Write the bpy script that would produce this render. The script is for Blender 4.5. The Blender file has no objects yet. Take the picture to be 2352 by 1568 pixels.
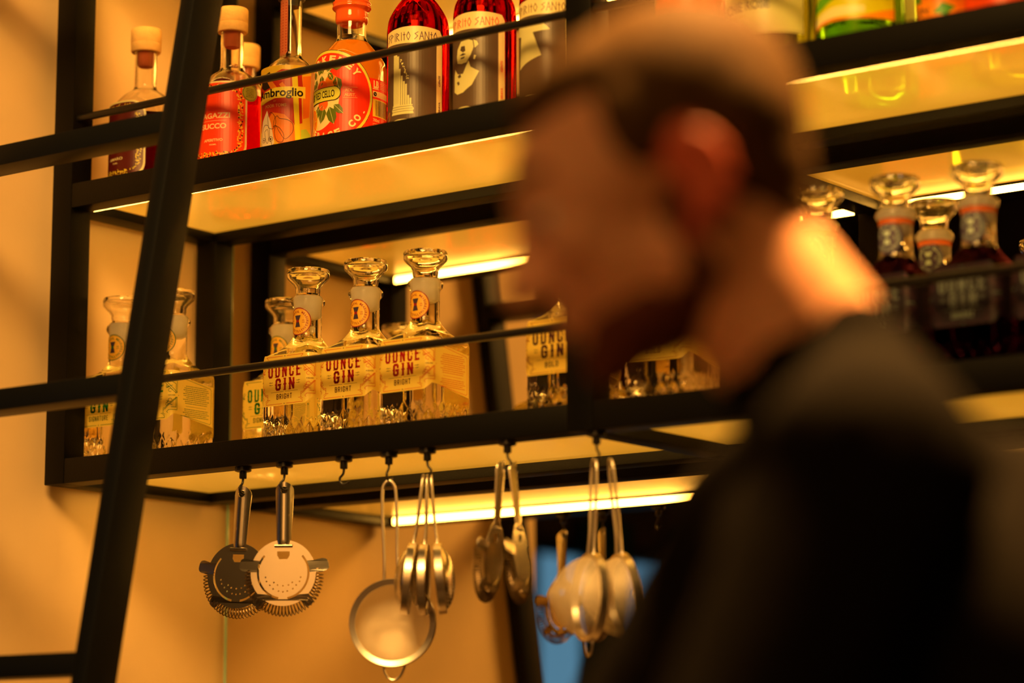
import bpy, bmesh, math, random
from mathutils import Vector, Matrix, noise
random.seed(4)
PI = math.pi
sc = bpy.context.scene
COL = sc.collection
Z0 = 1.75                      # world height of the lower shelf's top edge

# ------------------------------------------------------------------ camera, world, exposure
cam_d = bpy.data.cameras.new('camera')
cam = bpy.data.objects.new('camera', cam_d); COL.objects.link(cam); sc.camera = cam
cam.location = (2.903, -2.710, Z0 - .4946)
cam.rotation_euler = (PI/2 + .1696, 0, .6478)
cam_d.sensor_width = 36; cam_d.lens = 6223/2352*36
cam_d.clip_start = .05
cam_d.dof.use_dof = True
cam_d.dof.focus_distance = 3.79
cam_d.dof.aperture_fstop = 2.0
sc.view_settings.view_transform = 'Standard'
sc.view_settings.look = 'None'
sc.view_settings.gamma = 1
sc.view_settings.exposure = 0.35
sc.cycles.max_bounces = 16
sc.cycles.transmission_bounces = 14
sc.cycles.glossy_bounces = 6
sc.cycles.diffuse_bounces = 4
sc.cycles.transparent_max_bounces = 16
sc.cycles.sample_clamp_indirect = 6
sc.cycles.sample_clamp_direct = 0
sc.cycles.blur_glossy = .5
sc.cycles.use_denoising = True
w = bpy.data.worlds.new('dusk_sky'); sc.world = w; w.use_nodes = True
w.node_tree.nodes['Background'].inputs[0].default_value = (.09, .25, .50, 1)
w.node_tree.nodes['Background'].inputs[1].default_value = 1.0

# ------------------------------------------------------------------ materials
def srgb(r, g, b):
    f = lambda c: (c/255/12.92) if c/255 <= .04045 else ((c/255+.055)/1.055)**2.4
    return (f(r), f(g), f(b))
MATS = {}
def nt(name):
    m = bpy.data.materials.new(name); m.use_nodes = True
    t = m.node_tree; t.nodes.clear()
    o = t.nodes.new('ShaderNodeOutputMaterial')
    return m, t, o
def pbr(name, col, rough=.5, metal=0, spec=.5, bump=0, bscale=200, trans=0, ior=1.45, var=0, vscale=8, coat=0):
    if name in MATS: return MATS[name]
    m, t, o = nt(name); p = t.nodes.new('ShaderNodeBsdfPrincipled')
    t.links.new(p.outputs[0], o.inputs[0])
    p.inputs['Base Color'].default_value = (*col, 1)
    p.inputs['Roughness'].default_value = rough
    p.inputs['Metallic'].default_value = metal
    p.inputs['Specular IOR Level'].default_value = spec
    p.inputs['IOR'].default_value = ior
    p.inputs['Transmission Weight'].default_value = trans
    p.inputs['Coat Weight'].default_value = coat
    p.inputs['Coat Roughness'].default_value = .06
    if bump or var:
        tc = t.nodes.new('ShaderNodeTexCoord')
    if bump:
        n = t.nodes.new('ShaderNodeTexNoise'); n.inputs['Scale'].default_value = bscale; n.inputs['Detail'].default_value = 4
        b = t.nodes.new('ShaderNodeBump'); b.inputs['Strength'].default_value = bump; b.inputs['Distance'].default_value = .002
        t.links.new(tc.outputs['Object'], n.inputs['Vector']); t.links.new(n.outputs[0], b.inputs['Height'])
        t.links.new(b.outputs[0], p.inputs['Normal'])
    if var:
        n = t.nodes.new('ShaderNodeTexNoise'); n.inputs['Scale'].default_value = vscale; n.inputs['Detail'].default_value = 3
        r = t.nodes.new('ShaderNodeValToRGB')
        r.color_ramp.elements[0].position = .3; r.color_ramp.elements[1].position = .7
        r.color_ramp.elements[0].color = (*[c*(1-var) for c in col], 1)
        r.color_ramp.elements[1].color = (*[min(1, c*(1+var*.5)) for c in col], 1)
        t.links.new(tc.outputs['Object'], n.inputs['Vector']); t.links.new(n.outputs[0], r.inputs[0])
        t.links.new(r.outputs[0], p.inputs['Base Color'])
    MATS[name] = m; return m
def paper(name, col, tr=.45, rough=.5):
    """label paper or ink: diffuse with some light passing through from behind"""
    if name in MATS: return MATS[name]
    m, t, o = nt(name)
    col = (min(1, col[0]*1.05), min(.97, col[1]*1.58), min(.8, col[2]*1.7))   # colours were read under the amber light
    d = t.nodes.new('ShaderNodeBsdfDiffuse'); d.inputs[0].default_value = (*col, 1)
    l = t.nodes.new('ShaderNodeBsdfTranslucent'); l.inputs[0].default_value = (*col, 1)
    mx = t.nodes.new('ShaderNodeMixShader'); mx.inputs[0].default_value = tr
    g = t.nodes.new('ShaderNodeBsdfGlossy'); g.inputs['Roughness'].default_value = .35
    m2 = t.nodes.new('ShaderNodeMixShader'); m2.inputs[0].default_value = .04
    t.links.new(d.outputs[0], mx.inputs[1]); t.links.new(l.outputs[0], mx.inputs[2])
    t.links.new(mx.outputs[0], m2.inputs[1]); t.links.new(g.outputs[0], m2.inputs[2])
    t.links.new(m2.outputs[0], o.inputs[0])
    MATS[name] = m; return m
def glass(name, col=(1, 1, 1), ior=1.45, rough=0.0):
    if name in MATS: return MATS[name]
    m, t, o = nt(name); g = t.nodes.new('ShaderNodeBsdfGlass')
    g.inputs['Color'].default_value = (*col, 1); g.inputs['IOR'].default_value = ior; g.inputs['Roughness'].default_value = rough
    t.links.new(g.outputs[0], o.inputs[0]); MATS[name] = m; return m
def cloudy(name, col, tr=.6):
    """cloudy liquid in a bottle: scatters and passes light, glossy skin"""
    if name in MATS: return MATS[name]
    m, t, o = nt(name)
    d = t.nodes.new('ShaderNodeBsdfDiffuse'); d.inputs[0].default_value = (*col, 1)
    l = t.nodes.new('ShaderNodeBsdfTranslucent'); l.inputs[0].default_value = (*col, 1)
    mx = t.nodes.new('ShaderNodeMixShader'); mx.inputs[0].default_value = tr
    g = t.nodes.new('ShaderNodeBsdfGlossy'); g.inputs['Roughness'].default_value = .05
    f = t.nodes.new('ShaderNodeFresnel'); f.inputs[0].default_value = 1.45
    m2 = t.nodes.new('ShaderNodeMixShader')
    t.links.new(d.outputs[0], mx.inputs[1]); t.links.new(l.outputs[0], mx.inputs[2])
    t.links.new(f.outputs[0], m2.inputs[0]); t.links.new(mx.outputs[0], m2.inputs[1]); t.links.new(g.outputs[0], m2.inputs[2])
    t.links.new(m2.outputs[0], o.inputs[0]); MATS[name] = m; return m
def emit(name, col, s):
    if name in MATS: return MATS[name]
    m, t, o = nt(name); e = t.nodes.new('ShaderNodeEmission')
    e.inputs[0].default_value = (*col, 1); e.inputs[1].default_value = s
    t.links.new(e.outputs[0], o.inputs[0]); MATS[name] = m; return m
def lit_panel():
    """frosted edge-lit shelf glass: gives off light itself, lets blurred shapes through, glossy faces"""
    m, t, o = nt('frosted_lit_glass')
    e = t.nodes.new('ShaderNodeEmission'); e.inputs[0].default_value = (1.0, .41, .022, 1); e.inputs[1].default_value = PANEL
    l = t.nodes.new('ShaderNodeBsdfTranslucent'); l.inputs[0].default_value = (.9, .85, .7, 1)
    r = t.nodes.new('ShaderNodeBsdfRefraction'); r.inputs['Roughness'].default_value = .30; r.inputs['IOR'].default_value = 1.05
    r.inputs['Color'].default_value = (.95, .9, .8, 1)
    a = t.nodes.new('ShaderNodeMixShader'); a.inputs[0].default_value = .78
    t.links.new(l.outputs[0], a.inputs[1]); t.links.new(r.outputs[0], a.inputs[2])
    ad = t.nodes.new('ShaderNodeAddShader'); t.links.new(a.outputs[0], ad.inputs[0]); t.links.new(e.outputs[0], ad.inputs[1])
    g = t.nodes.new('ShaderNodeBsdfGlossy'); g.inputs['Roughness'].default_value = .30
    f = t.nodes.new('ShaderNodeFresnel'); f.inputs[0].default_value = 1.22
    mx = t.nodes.new('ShaderNodeMixShader')
    geo = t.nodes.new('ShaderNodeNewGeometry'); sb = t.nodes.new('ShaderNodeMath'); sb.operation = 'SUBTRACT'; sb.inputs[0].default_value = 1; sb.use_clamp = True
    mu = t.nodes.new('ShaderNodeMath'); mu.operation = 'MULTIPLY'      # reflect on the outer faces only
    t.links.new(geo.outputs['Backfacing'], sb.inputs[1]); t.links.new(sb.outputs[0], mu.inputs[0]); t.links.new(f.outputs[0], mu.inputs[1])
    t.links.new(mu.outputs[0], mx.inputs[0]); t.links.new(ad.outputs[0], mx.inputs[1]); t.links.new(g.outputs[0], mx.inputs[2])
    t.links.new(mx.outputs[0], o.inputs[0]); return m
def woven(name, col, scale=1100, hole=.45):
    """fine woven wire cloth"""
    m, t, o = nt(name)
    tc = t.nodes.new('ShaderNodeTexCoord')
    sx = t.nodes.new('ShaderNodeSeparateXYZ'); t.links.new(tc.outputs['Object'], sx.inputs[0])
    def axis(i):
        a = t.nodes.new('ShaderNodeMath'); a.operation = 'MULTIPLY'; a.inputs[1].default_value = scale
        b = t.nodes.new('ShaderNodeMath'); b.operation = 'FRACT'
        c = t.nodes.new('ShaderNodeMath'); c.operation = 'LESS_THAN'; c.inputs[1].default_value = hole**.5
        t.links.new(sx.outputs[i], a.inputs[0]); t.links.new(a.outputs[0], b.inputs[0]); t.links.new(b.outputs[0], c.inputs[0])
        return c
    x, z = axis(0), axis(2)
    mu = t.nodes.new('ShaderNodeMath'); mu.operation = 'MULTIPLY'
    t.links.new(x.outputs[0], mu.inputs[0]); t.links.new(z.outputs[0], mu.inputs[1])
    p = t.nodes.new('ShaderNodeBsdfPrincipled'); p.inputs['Base Color'].default_value = (*col, 1)
    p.inputs['Metallic'].default_value = .5; p.inputs['Roughness'].default_value = .65
    tr = t.nodes.new('ShaderNodeBsdfTransparent')
    mx = t.nodes.new('ShaderNodeMixShader')
    t.links.new(mu.outputs[0], mx.inputs[0]); t.links.new(p.outputs[0], mx.inputs[1]); t.links.new(tr.outputs[0], mx.inputs[2])
    t.links.new(mx.outputs[0], o.inputs[0]); MATS[name] = m; return m

PANEL = .32
STRIP = 34.0
WARM = (1.0, .50, .10)
M_steel = pbr('black_steel', (.003, .0027, .0024), .45, 0, .14, bump=.15, bscale=400)
M_rod = pbr('black_rod', (.012, .010, .009), .30, .2, .5)
M_ladder = pbr('ladder_paint', (.004, .0045, .0055), .42, 0, .18, bump=.12, bscale=300)
M_panel = lit_panel()
M_strip = emit('led_tape', (1.0, .50, .085), STRIP)
M_wall = pbr('cream_plaster', (.82, .60, .33), .75, 0, .25, bump=.2, bscale=60, var=.07, vscale=5)
M_dark = pbr('dark_wall_paint', (.05, .042, .036), .8, 0, .2, var=.2, vscale=3)
M_floor = pbr('dark_floor', (.04, .028, .02), .5, 0, .4, var=.3, vscale=4)
M_mirror = pbr('mirror_silver', (.70, .62, .46), .0, 1)
M_edge = pbr('mirror_green_edge', (.35, .6, .5), .1, 0, .8)
M_clear = glass('clear_glass', (1, .995, .98), 1.47)
M_gin = glass('clear_spirit_in_glass', (1, .99, .96), 1.27)
M_stop = glass('stopper_glass', (1, .995, .98), 1.42)
M_wood = pbr('pale_cork', (.88, .56, .20), .7, 0, .2, bump=.3, bscale=300, var=.15, vscale=60)
M_chrome = pbr('polished_steel', (.52, .47, .38), .26, 1)
M_brush = pbr('brushed_steel', (.66, .60, .52), .30, 1)
M_mesh = woven('wire_cloth', (.80, .70, .55))

# ------------------------------------------------------------------ mesh helpers
def link(name, me, mat=None, parent=None, loc=None, rot=None):
    o = bpy.data.objects.new(name, me); COL.objects.link(o)
    if mat is not None and me is not None:
        for mm in (mat if isinstance(mat, (list, tuple)) else [mat]): me.materials.append(mm)
    if parent: o.parent = parent
    if loc is not None: o.location = loc
    if rot is not None: o.rotation_euler = rot
    return o
def fin(name, bm, mat=None, parent=None, smooth=False, loc=None, rot=None, keep=False):
    if not keep: bmesh.ops.recalc_face_normals(bm, faces=bm.faces)
    me = bpy.data.meshes.new(name); bm.to_mesh(me); bm.free()
    if smooth:
        for p in me.polygons: p.use_smooth = True
        if smooth != 'all':
            me.set_sharp_from_angle(angle=math.radians(38))
    return link(name, me, mat, parent, loc, rot)
def box(bm, x0, x1, y0, y1, z0, z1, bev=0):
    b2 = bmesh.new()
    v = [b2.verts.new((x, y, z)) for x in (x0, x1) for y in (y0, y1) for z in (z0, z1)]
    for f in ((0,1,3,2),(4,6,7,5),(0,4,5,1),(2,3,7,6),(0,2,6,4),(1,5,7,3)): b2.faces.new([v[i] for i in f])
    if bev: bmesh.ops.bevel(b2, geom=b2.edges[:], offset=bev, segments=2, affect='EDGES', profile=.5)
    me = bpy.data.meshes.new('t'); b2.to_mesh(me); b2.free(); bm.from_mesh(me); bpy.data.meshes.remove(me)
def boxo(name, x0, x1, y0, y1, z0, z1, mat, parent=None, bev=0):
    bm = bmesh.new(); box(bm, x0, x1, y0, y1, z0, z1, bev); return fin(name, bm, mat, parent, smooth=bool(bev))
def lathe(bm, prof, seg=48, c=(0, 0), closed=False, squash=1):
    rings = []
    for r, z in prof:
        if r < 1e-6: rings.append([bm.verts.new((c[0], c[1], z))])
        else: rings.append([bm.verts.new((c[0]+r*math.cos(2*PI*i/seg), c[1]+r*squash*math.sin(2*PI*i/seg), z)) for i in range(seg)])
    pairs = list(zip(rings, rings[1:]))
    if closed: pairs.append((rings[-1], rings[0]))
    for a, b in pairs:
        if len(a) == 1 and len(b) == 1: continue
        for i in range(seg):
            j = (i+1) % seg
            if len(a) == 1: bm.faces.new((a[0], b[i], b[j]))
            elif len(b) == 1: bm.faces.new((a[i], a[j], b[0]))
            else: bm.faces.new((a[i], a[j], b[j], b[i]))
def smooth_prof(pts, n=4):
    """Catmull-Rom through profile points"""
    out = []
    P = [pts[0]] + list(pts) + [pts[-1]]
    for i in range(1, len(P)-2):
        p0, p1, p2, p3 = P[i-1], P[i], P[i+1], P[i+2]
        for k in range(n):
            t = k/n
            out.append(tuple(.5*(2*p1[a]+(p2[a]-p0[a])*t+(2*p0[a]-5*p1[a]+4*p2[a]-p3[a])*t*t+(3*p1[a]-p0[a]-3*p2[a]+p3[a])*t**3) for a in range(len(p1))))
    out.append(tuple(pts[-1])); return out
def tube(bm, pts, r, seg=8, closed=False, caps=True):
    pts = [Vector(p) for p in pts]; n = len(pts); rr = r if isinstance(r, (list, tuple)) else [r]*n
    rings = []; up = None
    for i, p in enumerate(pts):
        if closed: d = pts[(i+1) % n]-pts[i-1]
        else: d = pts[min(i+1, n-1)]-pts[max(i-1, 0)]
        d.normalize()
        if up is None:
            up = Vector((0, 0, 1)) if abs(d.z) < .9 else Vector((1, 0, 0))
        s = d.cross(up)
        if s.length < 1e-6: s = d.orthogonal()
        s.normalize(); up = s.cross(d).normalized()
        rings.append([bm.verts.new(p+(s*math.cos(2*PI*k/seg)+up*math.sin(2*PI*k/seg))*rr[i]) for k in range(seg)])
    m = n if closed else n-1
    for i in range(m):
        a, b = rings[i], rings[(i+1) % n]
        for k in range(seg):
            bm.faces.new((a[k], a[(k+1) % seg], b[(k+1) % seg], b[k]))
    if not closed and caps:
        bm.faces.new(rings[0][::-1]); bm.faces.new(rings[-1])
def empty(name, loc, label=None, cat=None, group=None, rot=(0, 0, 0)):
    o = bpy.data.objects.new(name, None); COL.objects.link(o); o.location = loc; o.rotation_euler = rot
    o.empty_display_size = .05
    if label: o['label'] = label
    if cat: o['category'] = cat
    if group: o['group'] = group
    return o
def tag(o, label, cat, group=None):
    o['label'] = label; o['category'] = cat
    if group: o['group'] = group
    return o
def struct(o): o['kind'] = 'structure'; return o
def copy_tree(o, parent=None):
    c = o.copy(); COL.objects.link(c); c.parent = parent
    for ch in [x for x in bpy.data.objects if x.parent == o]: copy_tree(ch, c)
    return c

# ------------------------------------------------------------------ printed labels
_txt = {}
def text_faces(s, bold=0.0):
    k = (s, bold)
    if k not in _txt:
        cu = bpy.data.curves.new('t', 'FONT'); cu.body = s; cu.size = 1; cu.resolution_u = 3; cu.offset = bold; cu.fill_mode = 'BOTH'
        ob = bpy.data.objects.new('t', cu)
        me = ob.to_mesh()
        vs = [(v.co.x, v.co.y) for v in me.vertices]; fs = [tuple(p.vertices) for p in me.polygons]
        ob.to_mesh_clear(); bpy.data.objects.remove(ob); bpy.data.curves.remove(cu)
        used = set(i for f in fs for i in f)
        xs = [vs[i][0] for i in used]; ys = [vs[i][1] for i in used]
        _txt[k] = (vs, fs, min(xs), max(xs), min(ys), max(ys))
    return _txt[k]
BLK = {'O': [[(0,.12),(0,.88),(.2,1),(.8,1),(1,.88),(1,.12),(.8,0),(.2,0),(0,.12)]], 'U': [[(0,1),(0,.12),(.2,0),(.8,0),(1,.12),(1,1)]],
       'N': [[(0,0),(0,1)],[(0,1),(1,0)],[(1,0),(1,1)]], 'C': [[(1,.72),(1,.88),(.8,1),(.2,1),(0,.88),(0,.12),(.2,0),(.8,0),(1,.12),(1,.28)]],
       'E': [[(1,0),(0,0),(0,1),(1,1)],[(0,.5),(.75,.5)]], 'G': [[(1,.74),(1,.88),(.8,1),(.2,1),(0,.88),(0,.12),(.2,0),(.8,0),(1,.12),(1,.46),(.55,.46)]],
       'I': [[(.5,0),(.5,1)]], 'B': [[(0,0),(0,1),(.8,1),(1,.88),(1,.62),(.8,.52),(0,.52)],[(.8,.52),(1,.40),(1,.12),(.8,0),(0,0)]],
       'R': [[(0,0),(0,1),(.8,1),(1,.88),(1,.60),(.8,.48),(0,.48)],[(.55,.48),(1,0)]], 'H': [[(0,0),(0,1)],[(1,0),(1,1)],[(0,.5),(1,.5)]],
       'T': [[(.5,0),(.5,1)],[(0,1),(1,1)]], 'S': [[(1,.74),(1,.88),(.8,1),(.2,1),(0,.88),(0,.62),(.2,.53),(.8,.47),(1,.38),(1,.12),(.8,0),(.2,0),(0,.12),(0,.26)]],
       'A': [[(0,0),(0,.75),(.35,1),(.65,1),(1,.75),(1,0)],[(0,.38),(1,.38)]], 'L': [[(0,1),(0,0),(1,0)]], 'D': [[(0,0),(0,1),(.75,1),(1,.82),(1,.18),(.75,0),(0,0)]], 'Z': [[(0,1),(1,1),(0,0),(1,0)]]}
def block(P, s, cx, cy, wd, ht, m, layer, lw=.34, gap=.55, spur=True):
    """heavy condensed chamfered capitals"""
    un = sum((.42 if c == 'I' else 1) for c in s)+gap*(len(s)-1); k = wd/un; x = cx-wd/2; t = k*lw
    for c in s:
        w_ = .42 if c == 'I' else 1
        iw = w_*k-t
        for st in BLK[c]:
            P.stroke([(x+t/2+px*iw, cy-ht/2+t/2+py*(ht-t)) for px, py in st], t, m, layer)
        if spur:
            for sx in ([x, x+w_*k] if c != 'I' else [x, x+w_*k]): P.poly([(sx-t*.32, cy), (sx, cy-t*.45), (sx+t*.32, cy), (sx, cy+t*.45)], m, layer)
            if c in 'NIUE':
                for yy in (cy-ht/2+t*.2, cy+ht/2-t*.2): P.rect(x-t*.22, x+t*1.22, yy-t*.2, yy+t*.2, m, layer)
        x += (w_+gap)*k
class Print:
    def __init__(self): self.polys = []; self.mats = []
    def mi(self, m):
        if m not in self.mats: self.mats.append(m)
        return self.mats.index(m)
    def poly(self, pts, m, layer=0): self.polys.append((list(pts), self.mi(m), layer))
    def rect(self, x0, x1, y0, y1, m, layer=0): self.poly([(x0, y0), (x1, y0), (x1, y1), (x0, y1)], m, layer)
    def ell(self, cx, cy, rx, ry, m, layer=0, n=40, a0=0, a1=2*PI):
        self.poly([(cx+rx*math.cos(a0+(a1-a0)*i/n), cy+ry*math.sin(a0+(a1-a0)*i/n)) for i in range(n if a1-a0 > 6.28 else n+1)], m, layer)
    def stroke(self, pts, wd, m, layer=1, closed=False):
        pts = list(pts)
        if closed: pts = pts + [pts[0], pts[1]]
        for a, b in zip(pts, pts[1:]):
            dx, dy = b[0]-a[0], b[1]-a[1]; l = math.hypot(dx, dy)
            if l < 1e-7: continue
            nx, ny = -dy/l*wd/2, dx/l*wd/2; ex, ey = dx/l*wd*.3, dy/l*wd*.3
            self.poly([(a[0]-ex-nx, a[1]-ey-ny), (b[0]+ex-nx, b[1]+ey-ny), (b[0]+ex+nx, b[1]+ey+ny), (a[0]-ex+nx, a[1]-ey+ny)], m, layer)
    def ring(self, cx, cy, r, wd, m, layer=1, n=48, a0=0, a1=2*PI, ry=None):
        ry = ry or r
        self.stroke([(cx+r*math.cos(a0+(a1-a0)*i/n), cy+ry*math.sin(a0+(a1-a0)*i/n)) for i in range(n+1)], wd, m, layer)
    def text(self, s, cx, cy, wd, ht, m, layer=2, bold=.02, rot=0, fn=None):
        vs, fs, x0, x1, y0, y1 = text_faces(s, bold)
        sx = wd/(x1-x0); sy = ht/(y1-y0)
        def q(i):
            x = (vs[i][0]-(x0+x1)/2)*sx; y = (vs[i][1]-(y0+y1)/2)*sy
            if fn: return fn(x, y)
            c, n_ = math.cos(rot), math.sin(rot)
            return (cx+x*c-y*n_, cy+x*n_+y*c)
        for f in fs: self.poly([q(i) for i in f], m, layer)
    def arc_text(self, s, cx, cy, r, a_mid, span, ht, m, layer=2, bold=.02, inward=False, ry=None):
        """letters along a circle; a_mid and span in radians; inward: read along the bottom"""
        ry = ry or r; n = len(s)
        for i, ch in enumerate(s):
            if ch == ' ': continue
            t = (i+.5)/n-.5
            a = a_mid + (span*t if inward else -span*t)
            vs, fs, x0, x1, y0, y1 = text_faces(ch, bold)
            wdt = r*span/n*.74*(.45 if ch in 'I1.' else 1); sx = wdt/(x1-x0); sy = (ht if ch != '.' else ht*.2)/(y1-y0)
            rot = a+PI/2 if inward else a-PI/2
            dy = -ht*.4 if ch == '.' else 0
            c, n_ = math.cos(rot), math.sin(rot)
            ox, oy = cx+r*math.cos(a), cy+ry*math.sin(a)
            for f in fs:
                self.poly([(ox+((vs[k][0]-(x0+x1)/2)*sx)*c-((vs[k][1]-(y0+y1)/2)*sy+dy)*n_,
                            oy+((vs[k][0]-(x0+x1)/2)*sx)*n_+((vs[k][1]-(y0+y1)/2)*sy+dy)*c) for k in f], m, layer)
    def lines(self, x0, x1, y0, y1, n, m, wd, layer=1, seed=1, align='c'):
        """rows of unreadably small print"""
        rnd = random.Random(seed)
        for i in range(n):
            y = y1-(y1-y0)*(i+.5)/n; L = (x1-x0)*rnd.uniform(.72, 1)
            xs = (x0+x1)/2-L/2 if align == 'c' else x0
            x = xs
            while x < xs+L:
                wl = rnd.uniform(.0012, .0042); self.rect(x, min(x+wl, xs+L), y-wd/2, y+wd/2, m, layer); x += wl+.0007
    def build(self, name, mapf, parent, step=.004, eps=.00016, clip=None):
        """clip: (umin,umax,vmin,vmax)"""
        out = bmesh.new()
        for layer in sorted(set(p[2] for p in self.polys)):
            bm = bmesh.new()
            for pts, mi, ly in self.polys:
                if ly != layer: continue
                try:
                    f = bm.faces.new([bm.verts.new((x, y, layer*eps)) for x, y in pts]); f.material_index = mi
                except ValueError: pass
            bmesh.ops.triangulate(bm, faces=[f for f in bm.faces if len(f.verts) > 4])
            if clip:
                for co, no in (((clip[0], 0, 0), (-1, 0, 0)), ((clip[1], 0, 0), (1, 0, 0)), ((0, clip[2], 0), (0, -1, 0)), ((0, clip[3], 0), (0, 1, 0))):
                    bmesh.ops.bisect_plane(bm, geom=bm.verts[:]+bm.edges[:]+bm.faces[:], plane_co=co, plane_no=no, clear_outer=True)
            if step and bm.verts:
                u0 = min(v.co.x for v in bm.verts); u1 = max(v.co.x for v in bm.verts)
                k = math.ceil(u0/step)
                while k*step < u1:
                    bmesh.ops.bisect_plane(bm, geom=bm.verts[:]+bm.edges[:]+bm.faces[:], plane_co=(k*step, 0, 0), plane_no=(1, 0, 0)); k += 1
            for v in bm.verts: v.co = mapf(v.co.x, v.co.y, v.co.z)
            me = bpy.data.meshes.new('t'); bm.to_mesh(me); bm.free(); out.from_mesh(me); bpy.data.meshes.remove(me)
        me = bpy.data.meshes.new(name); out.to_mesh(me); out.free()
        return link(name, me, self.mats, parent)
def cyl_map(R, a0=0, squash=1):
    """u along the circumference, front at -Y turned by a0"""
    def f(u, v, d):
        a = u/R+a0; return Vector(((R+.0004+d)*math.sin(a), -(R+.0004+d)*math.cos(a)*squash, v))
    return f

# ------------------------------------------------------------------ the room
CEIL = 3.7
def wallbox(name, x0, x1, y0, y1, z0, z1, mat): return struct(boxo(name, x0, x1, y0, y1, z0, z1, mat))
wallbox('floor', -2.6, 4.6, -6.1, .5, -.1, 0, M_floor)
wallbox('ceiling', -2.6, 4.6, -6.1, .5, CEIL, CEIL+.1, M_dark)
WX = -.012; MY = .390
wallbox('wall_left', -2.5, WX, -.43, .5, 0, CEIL, M_wall)
wallbox('wall_back', WX, 4.6, MY+.008, .5, 0, CEIL, M_wall)
wallbox('wall_right', 4.5, 4.6, -6.1, MY+.008, 0, CEIL, M_dark)
wallbox('wall_front', -2.6, .6, -6.1, -6.0, 0, CEIL, M_dark)
wallbox('wall_front_plaster', .6, 4.5, -6.1, -6.0, 0, CEIL, M_wall)
# far left wall with a tall window opening
WY0, WY1, WZ0, WZ1 = -4.75, -3.78, .85, 2.15
bm = bmesh.new()
box(bm, -2.6, -2.5, -6.0, WY0, 0, CEIL); box(bm, -2.6, -2.5, WY1, -.43, 0, CEIL)
box(bm, -2.6, -2.5, WY0, WY1, 0, WZ0); box(bm, -2.6, -2.5, WY0, WY1, WZ1, CEIL)
struct(fin('wall_far_left', bm, M_dark))
win = empty('window_1', (-2.55, (WY0+WY1)/2, WZ0)); struct(win)
bm = bmesh.new(); hw = (WY1-WY0)/2; hh = WZ1-WZ0
for a in ((-hw, -hw+.05, 0, hh), (hw-.05, hw, 0, hh), (-hw, hw, 0, .05), (-hw, hw, hh-.05, hh)):
    box(bm, -.03, .03, a[0], a[1], a[2], a[3])
fin('window_frame', bm, M_steel, win)
boxo('window_pane', -.004, .004, -hw+.05, hw-.05, .05, hh-.05, glass('window_glass', (1, 1, 1), 1.02), win)
def curtain(y0, y1):
    bm = bmesh.new(); n = 60; rows = []
    for z in (0, 1.6):
        rows.append([bm.verts.new((.018*math.sin(i*.95)+.006*math.sin(i*.4), y0+(y1-y0)*i/n, z)) for i in range(n+1)])
    for i in range(n): bm.faces.new((rows[0][i], rows[0][i+1], rows[1][i+1], rows[1][i]))
    o = fin('curtain', bm, pbr('teal_cloth', (.010, .075, .085), .9, 0, .1), None, smooth='all', loc=(-2.44, 0, .62))
    md = o.modifiers.new('solid', 'SOLIDIFY'); md.thickness = .003
    return o
tag(curtain(-4.24, -3.98), 'narrow teal curtain hanging between two gaps of the far window, seen in the mirror', 'curtain')
tag(curtain(-4.90, -4.56), 'teal curtain at the far end of the far window, seen in the mirror', 'curtain')
# mirror on the back wall
mr = tag(boxo('wall_mirror', .002, 2.30, MY, MY+.008, .98, 3.3, M_mirror), 'large warm-tinted wall mirror behind the black shelving', 'mirror')
boxo('polished_edge', -.0035, .002, MY-.0005, MY+.008, .98, 3.3, M_edge, mr)

# ------------------------------------------------------------------ the shelving
T = .040; TZ = .0365; H = .407; D = .348; XE = 2.06; XD = .937
shelf = empty('display_shelf', (0, 0, 0), 'tall black steel shelving with lit frosted glass shelves and thin guard rails against the mirror', 'shelving')
def zz(z): return Z0+z
BV = .0012
levels = [0, H, 2*H]
posts = [(0, 0), (XD, 0), (XE-T, 0), (0, D-T), (XD, D-T), (XE-T, D-T)]
for px, py in posts:
    boxo('post', px, px+T, py, py+T, zz(-TZ), CEIL if py == 0 else zz(2*H), M_steel, shelf, BV)
for z in levels:
    for x0, x1 in ((T, XD), (XD+T, XE-T)):
        boxo('front_beam', x0, x1, .0005, T, zz(z-TZ), zz(z), M_steel, shelf, BV)
        boxo('rear_beam', x0, x1, D-T, D-.0005, zz(z-TZ), zz(z), M_steel, shelf, BV)
        boxo('glass_panel', (x0+.001 if x0 > .5 else .0015), x1-.001, T+.0005, D-T-.0005, zz(z-.022), zz(z-.012), M_panel, shelf)
        bm = bmesh.new(); box(bm, x0+.006, x1-.006, T+.0003, T+.0012, zz(z-TZ+.0005), zz(z-TZ+.011))
        fin('light_strip', bm, M_strip, shelf)['label'] = 'glowing warm light strip along the back of the front beam'
    for px in (0, XD, XE-T):
        boxo('side_beam', px, px+T, T, D-T, zz(z-TZ), zz(z) if px > 0 else zz(z-.0222), M_steel, shelf, BV)
for z in (0, H):
    for x0, x1 in ((T, XD), (XD+T, XE-T)):
        bm = bmesh.new(); tube(bm, [(x0-.001, .012, zz(z+.1005)), (x1+.001, .012, zz(z+.1005))], .0056, 16)
        fin('guard_rail', bm, M_rod, shelf, smooth=True)
bm = bmesh.new(); box(bm, 0, XE, .0, T, 3.36, 3.40); fin('top_beam', bm, M_steel, shelf)

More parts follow.
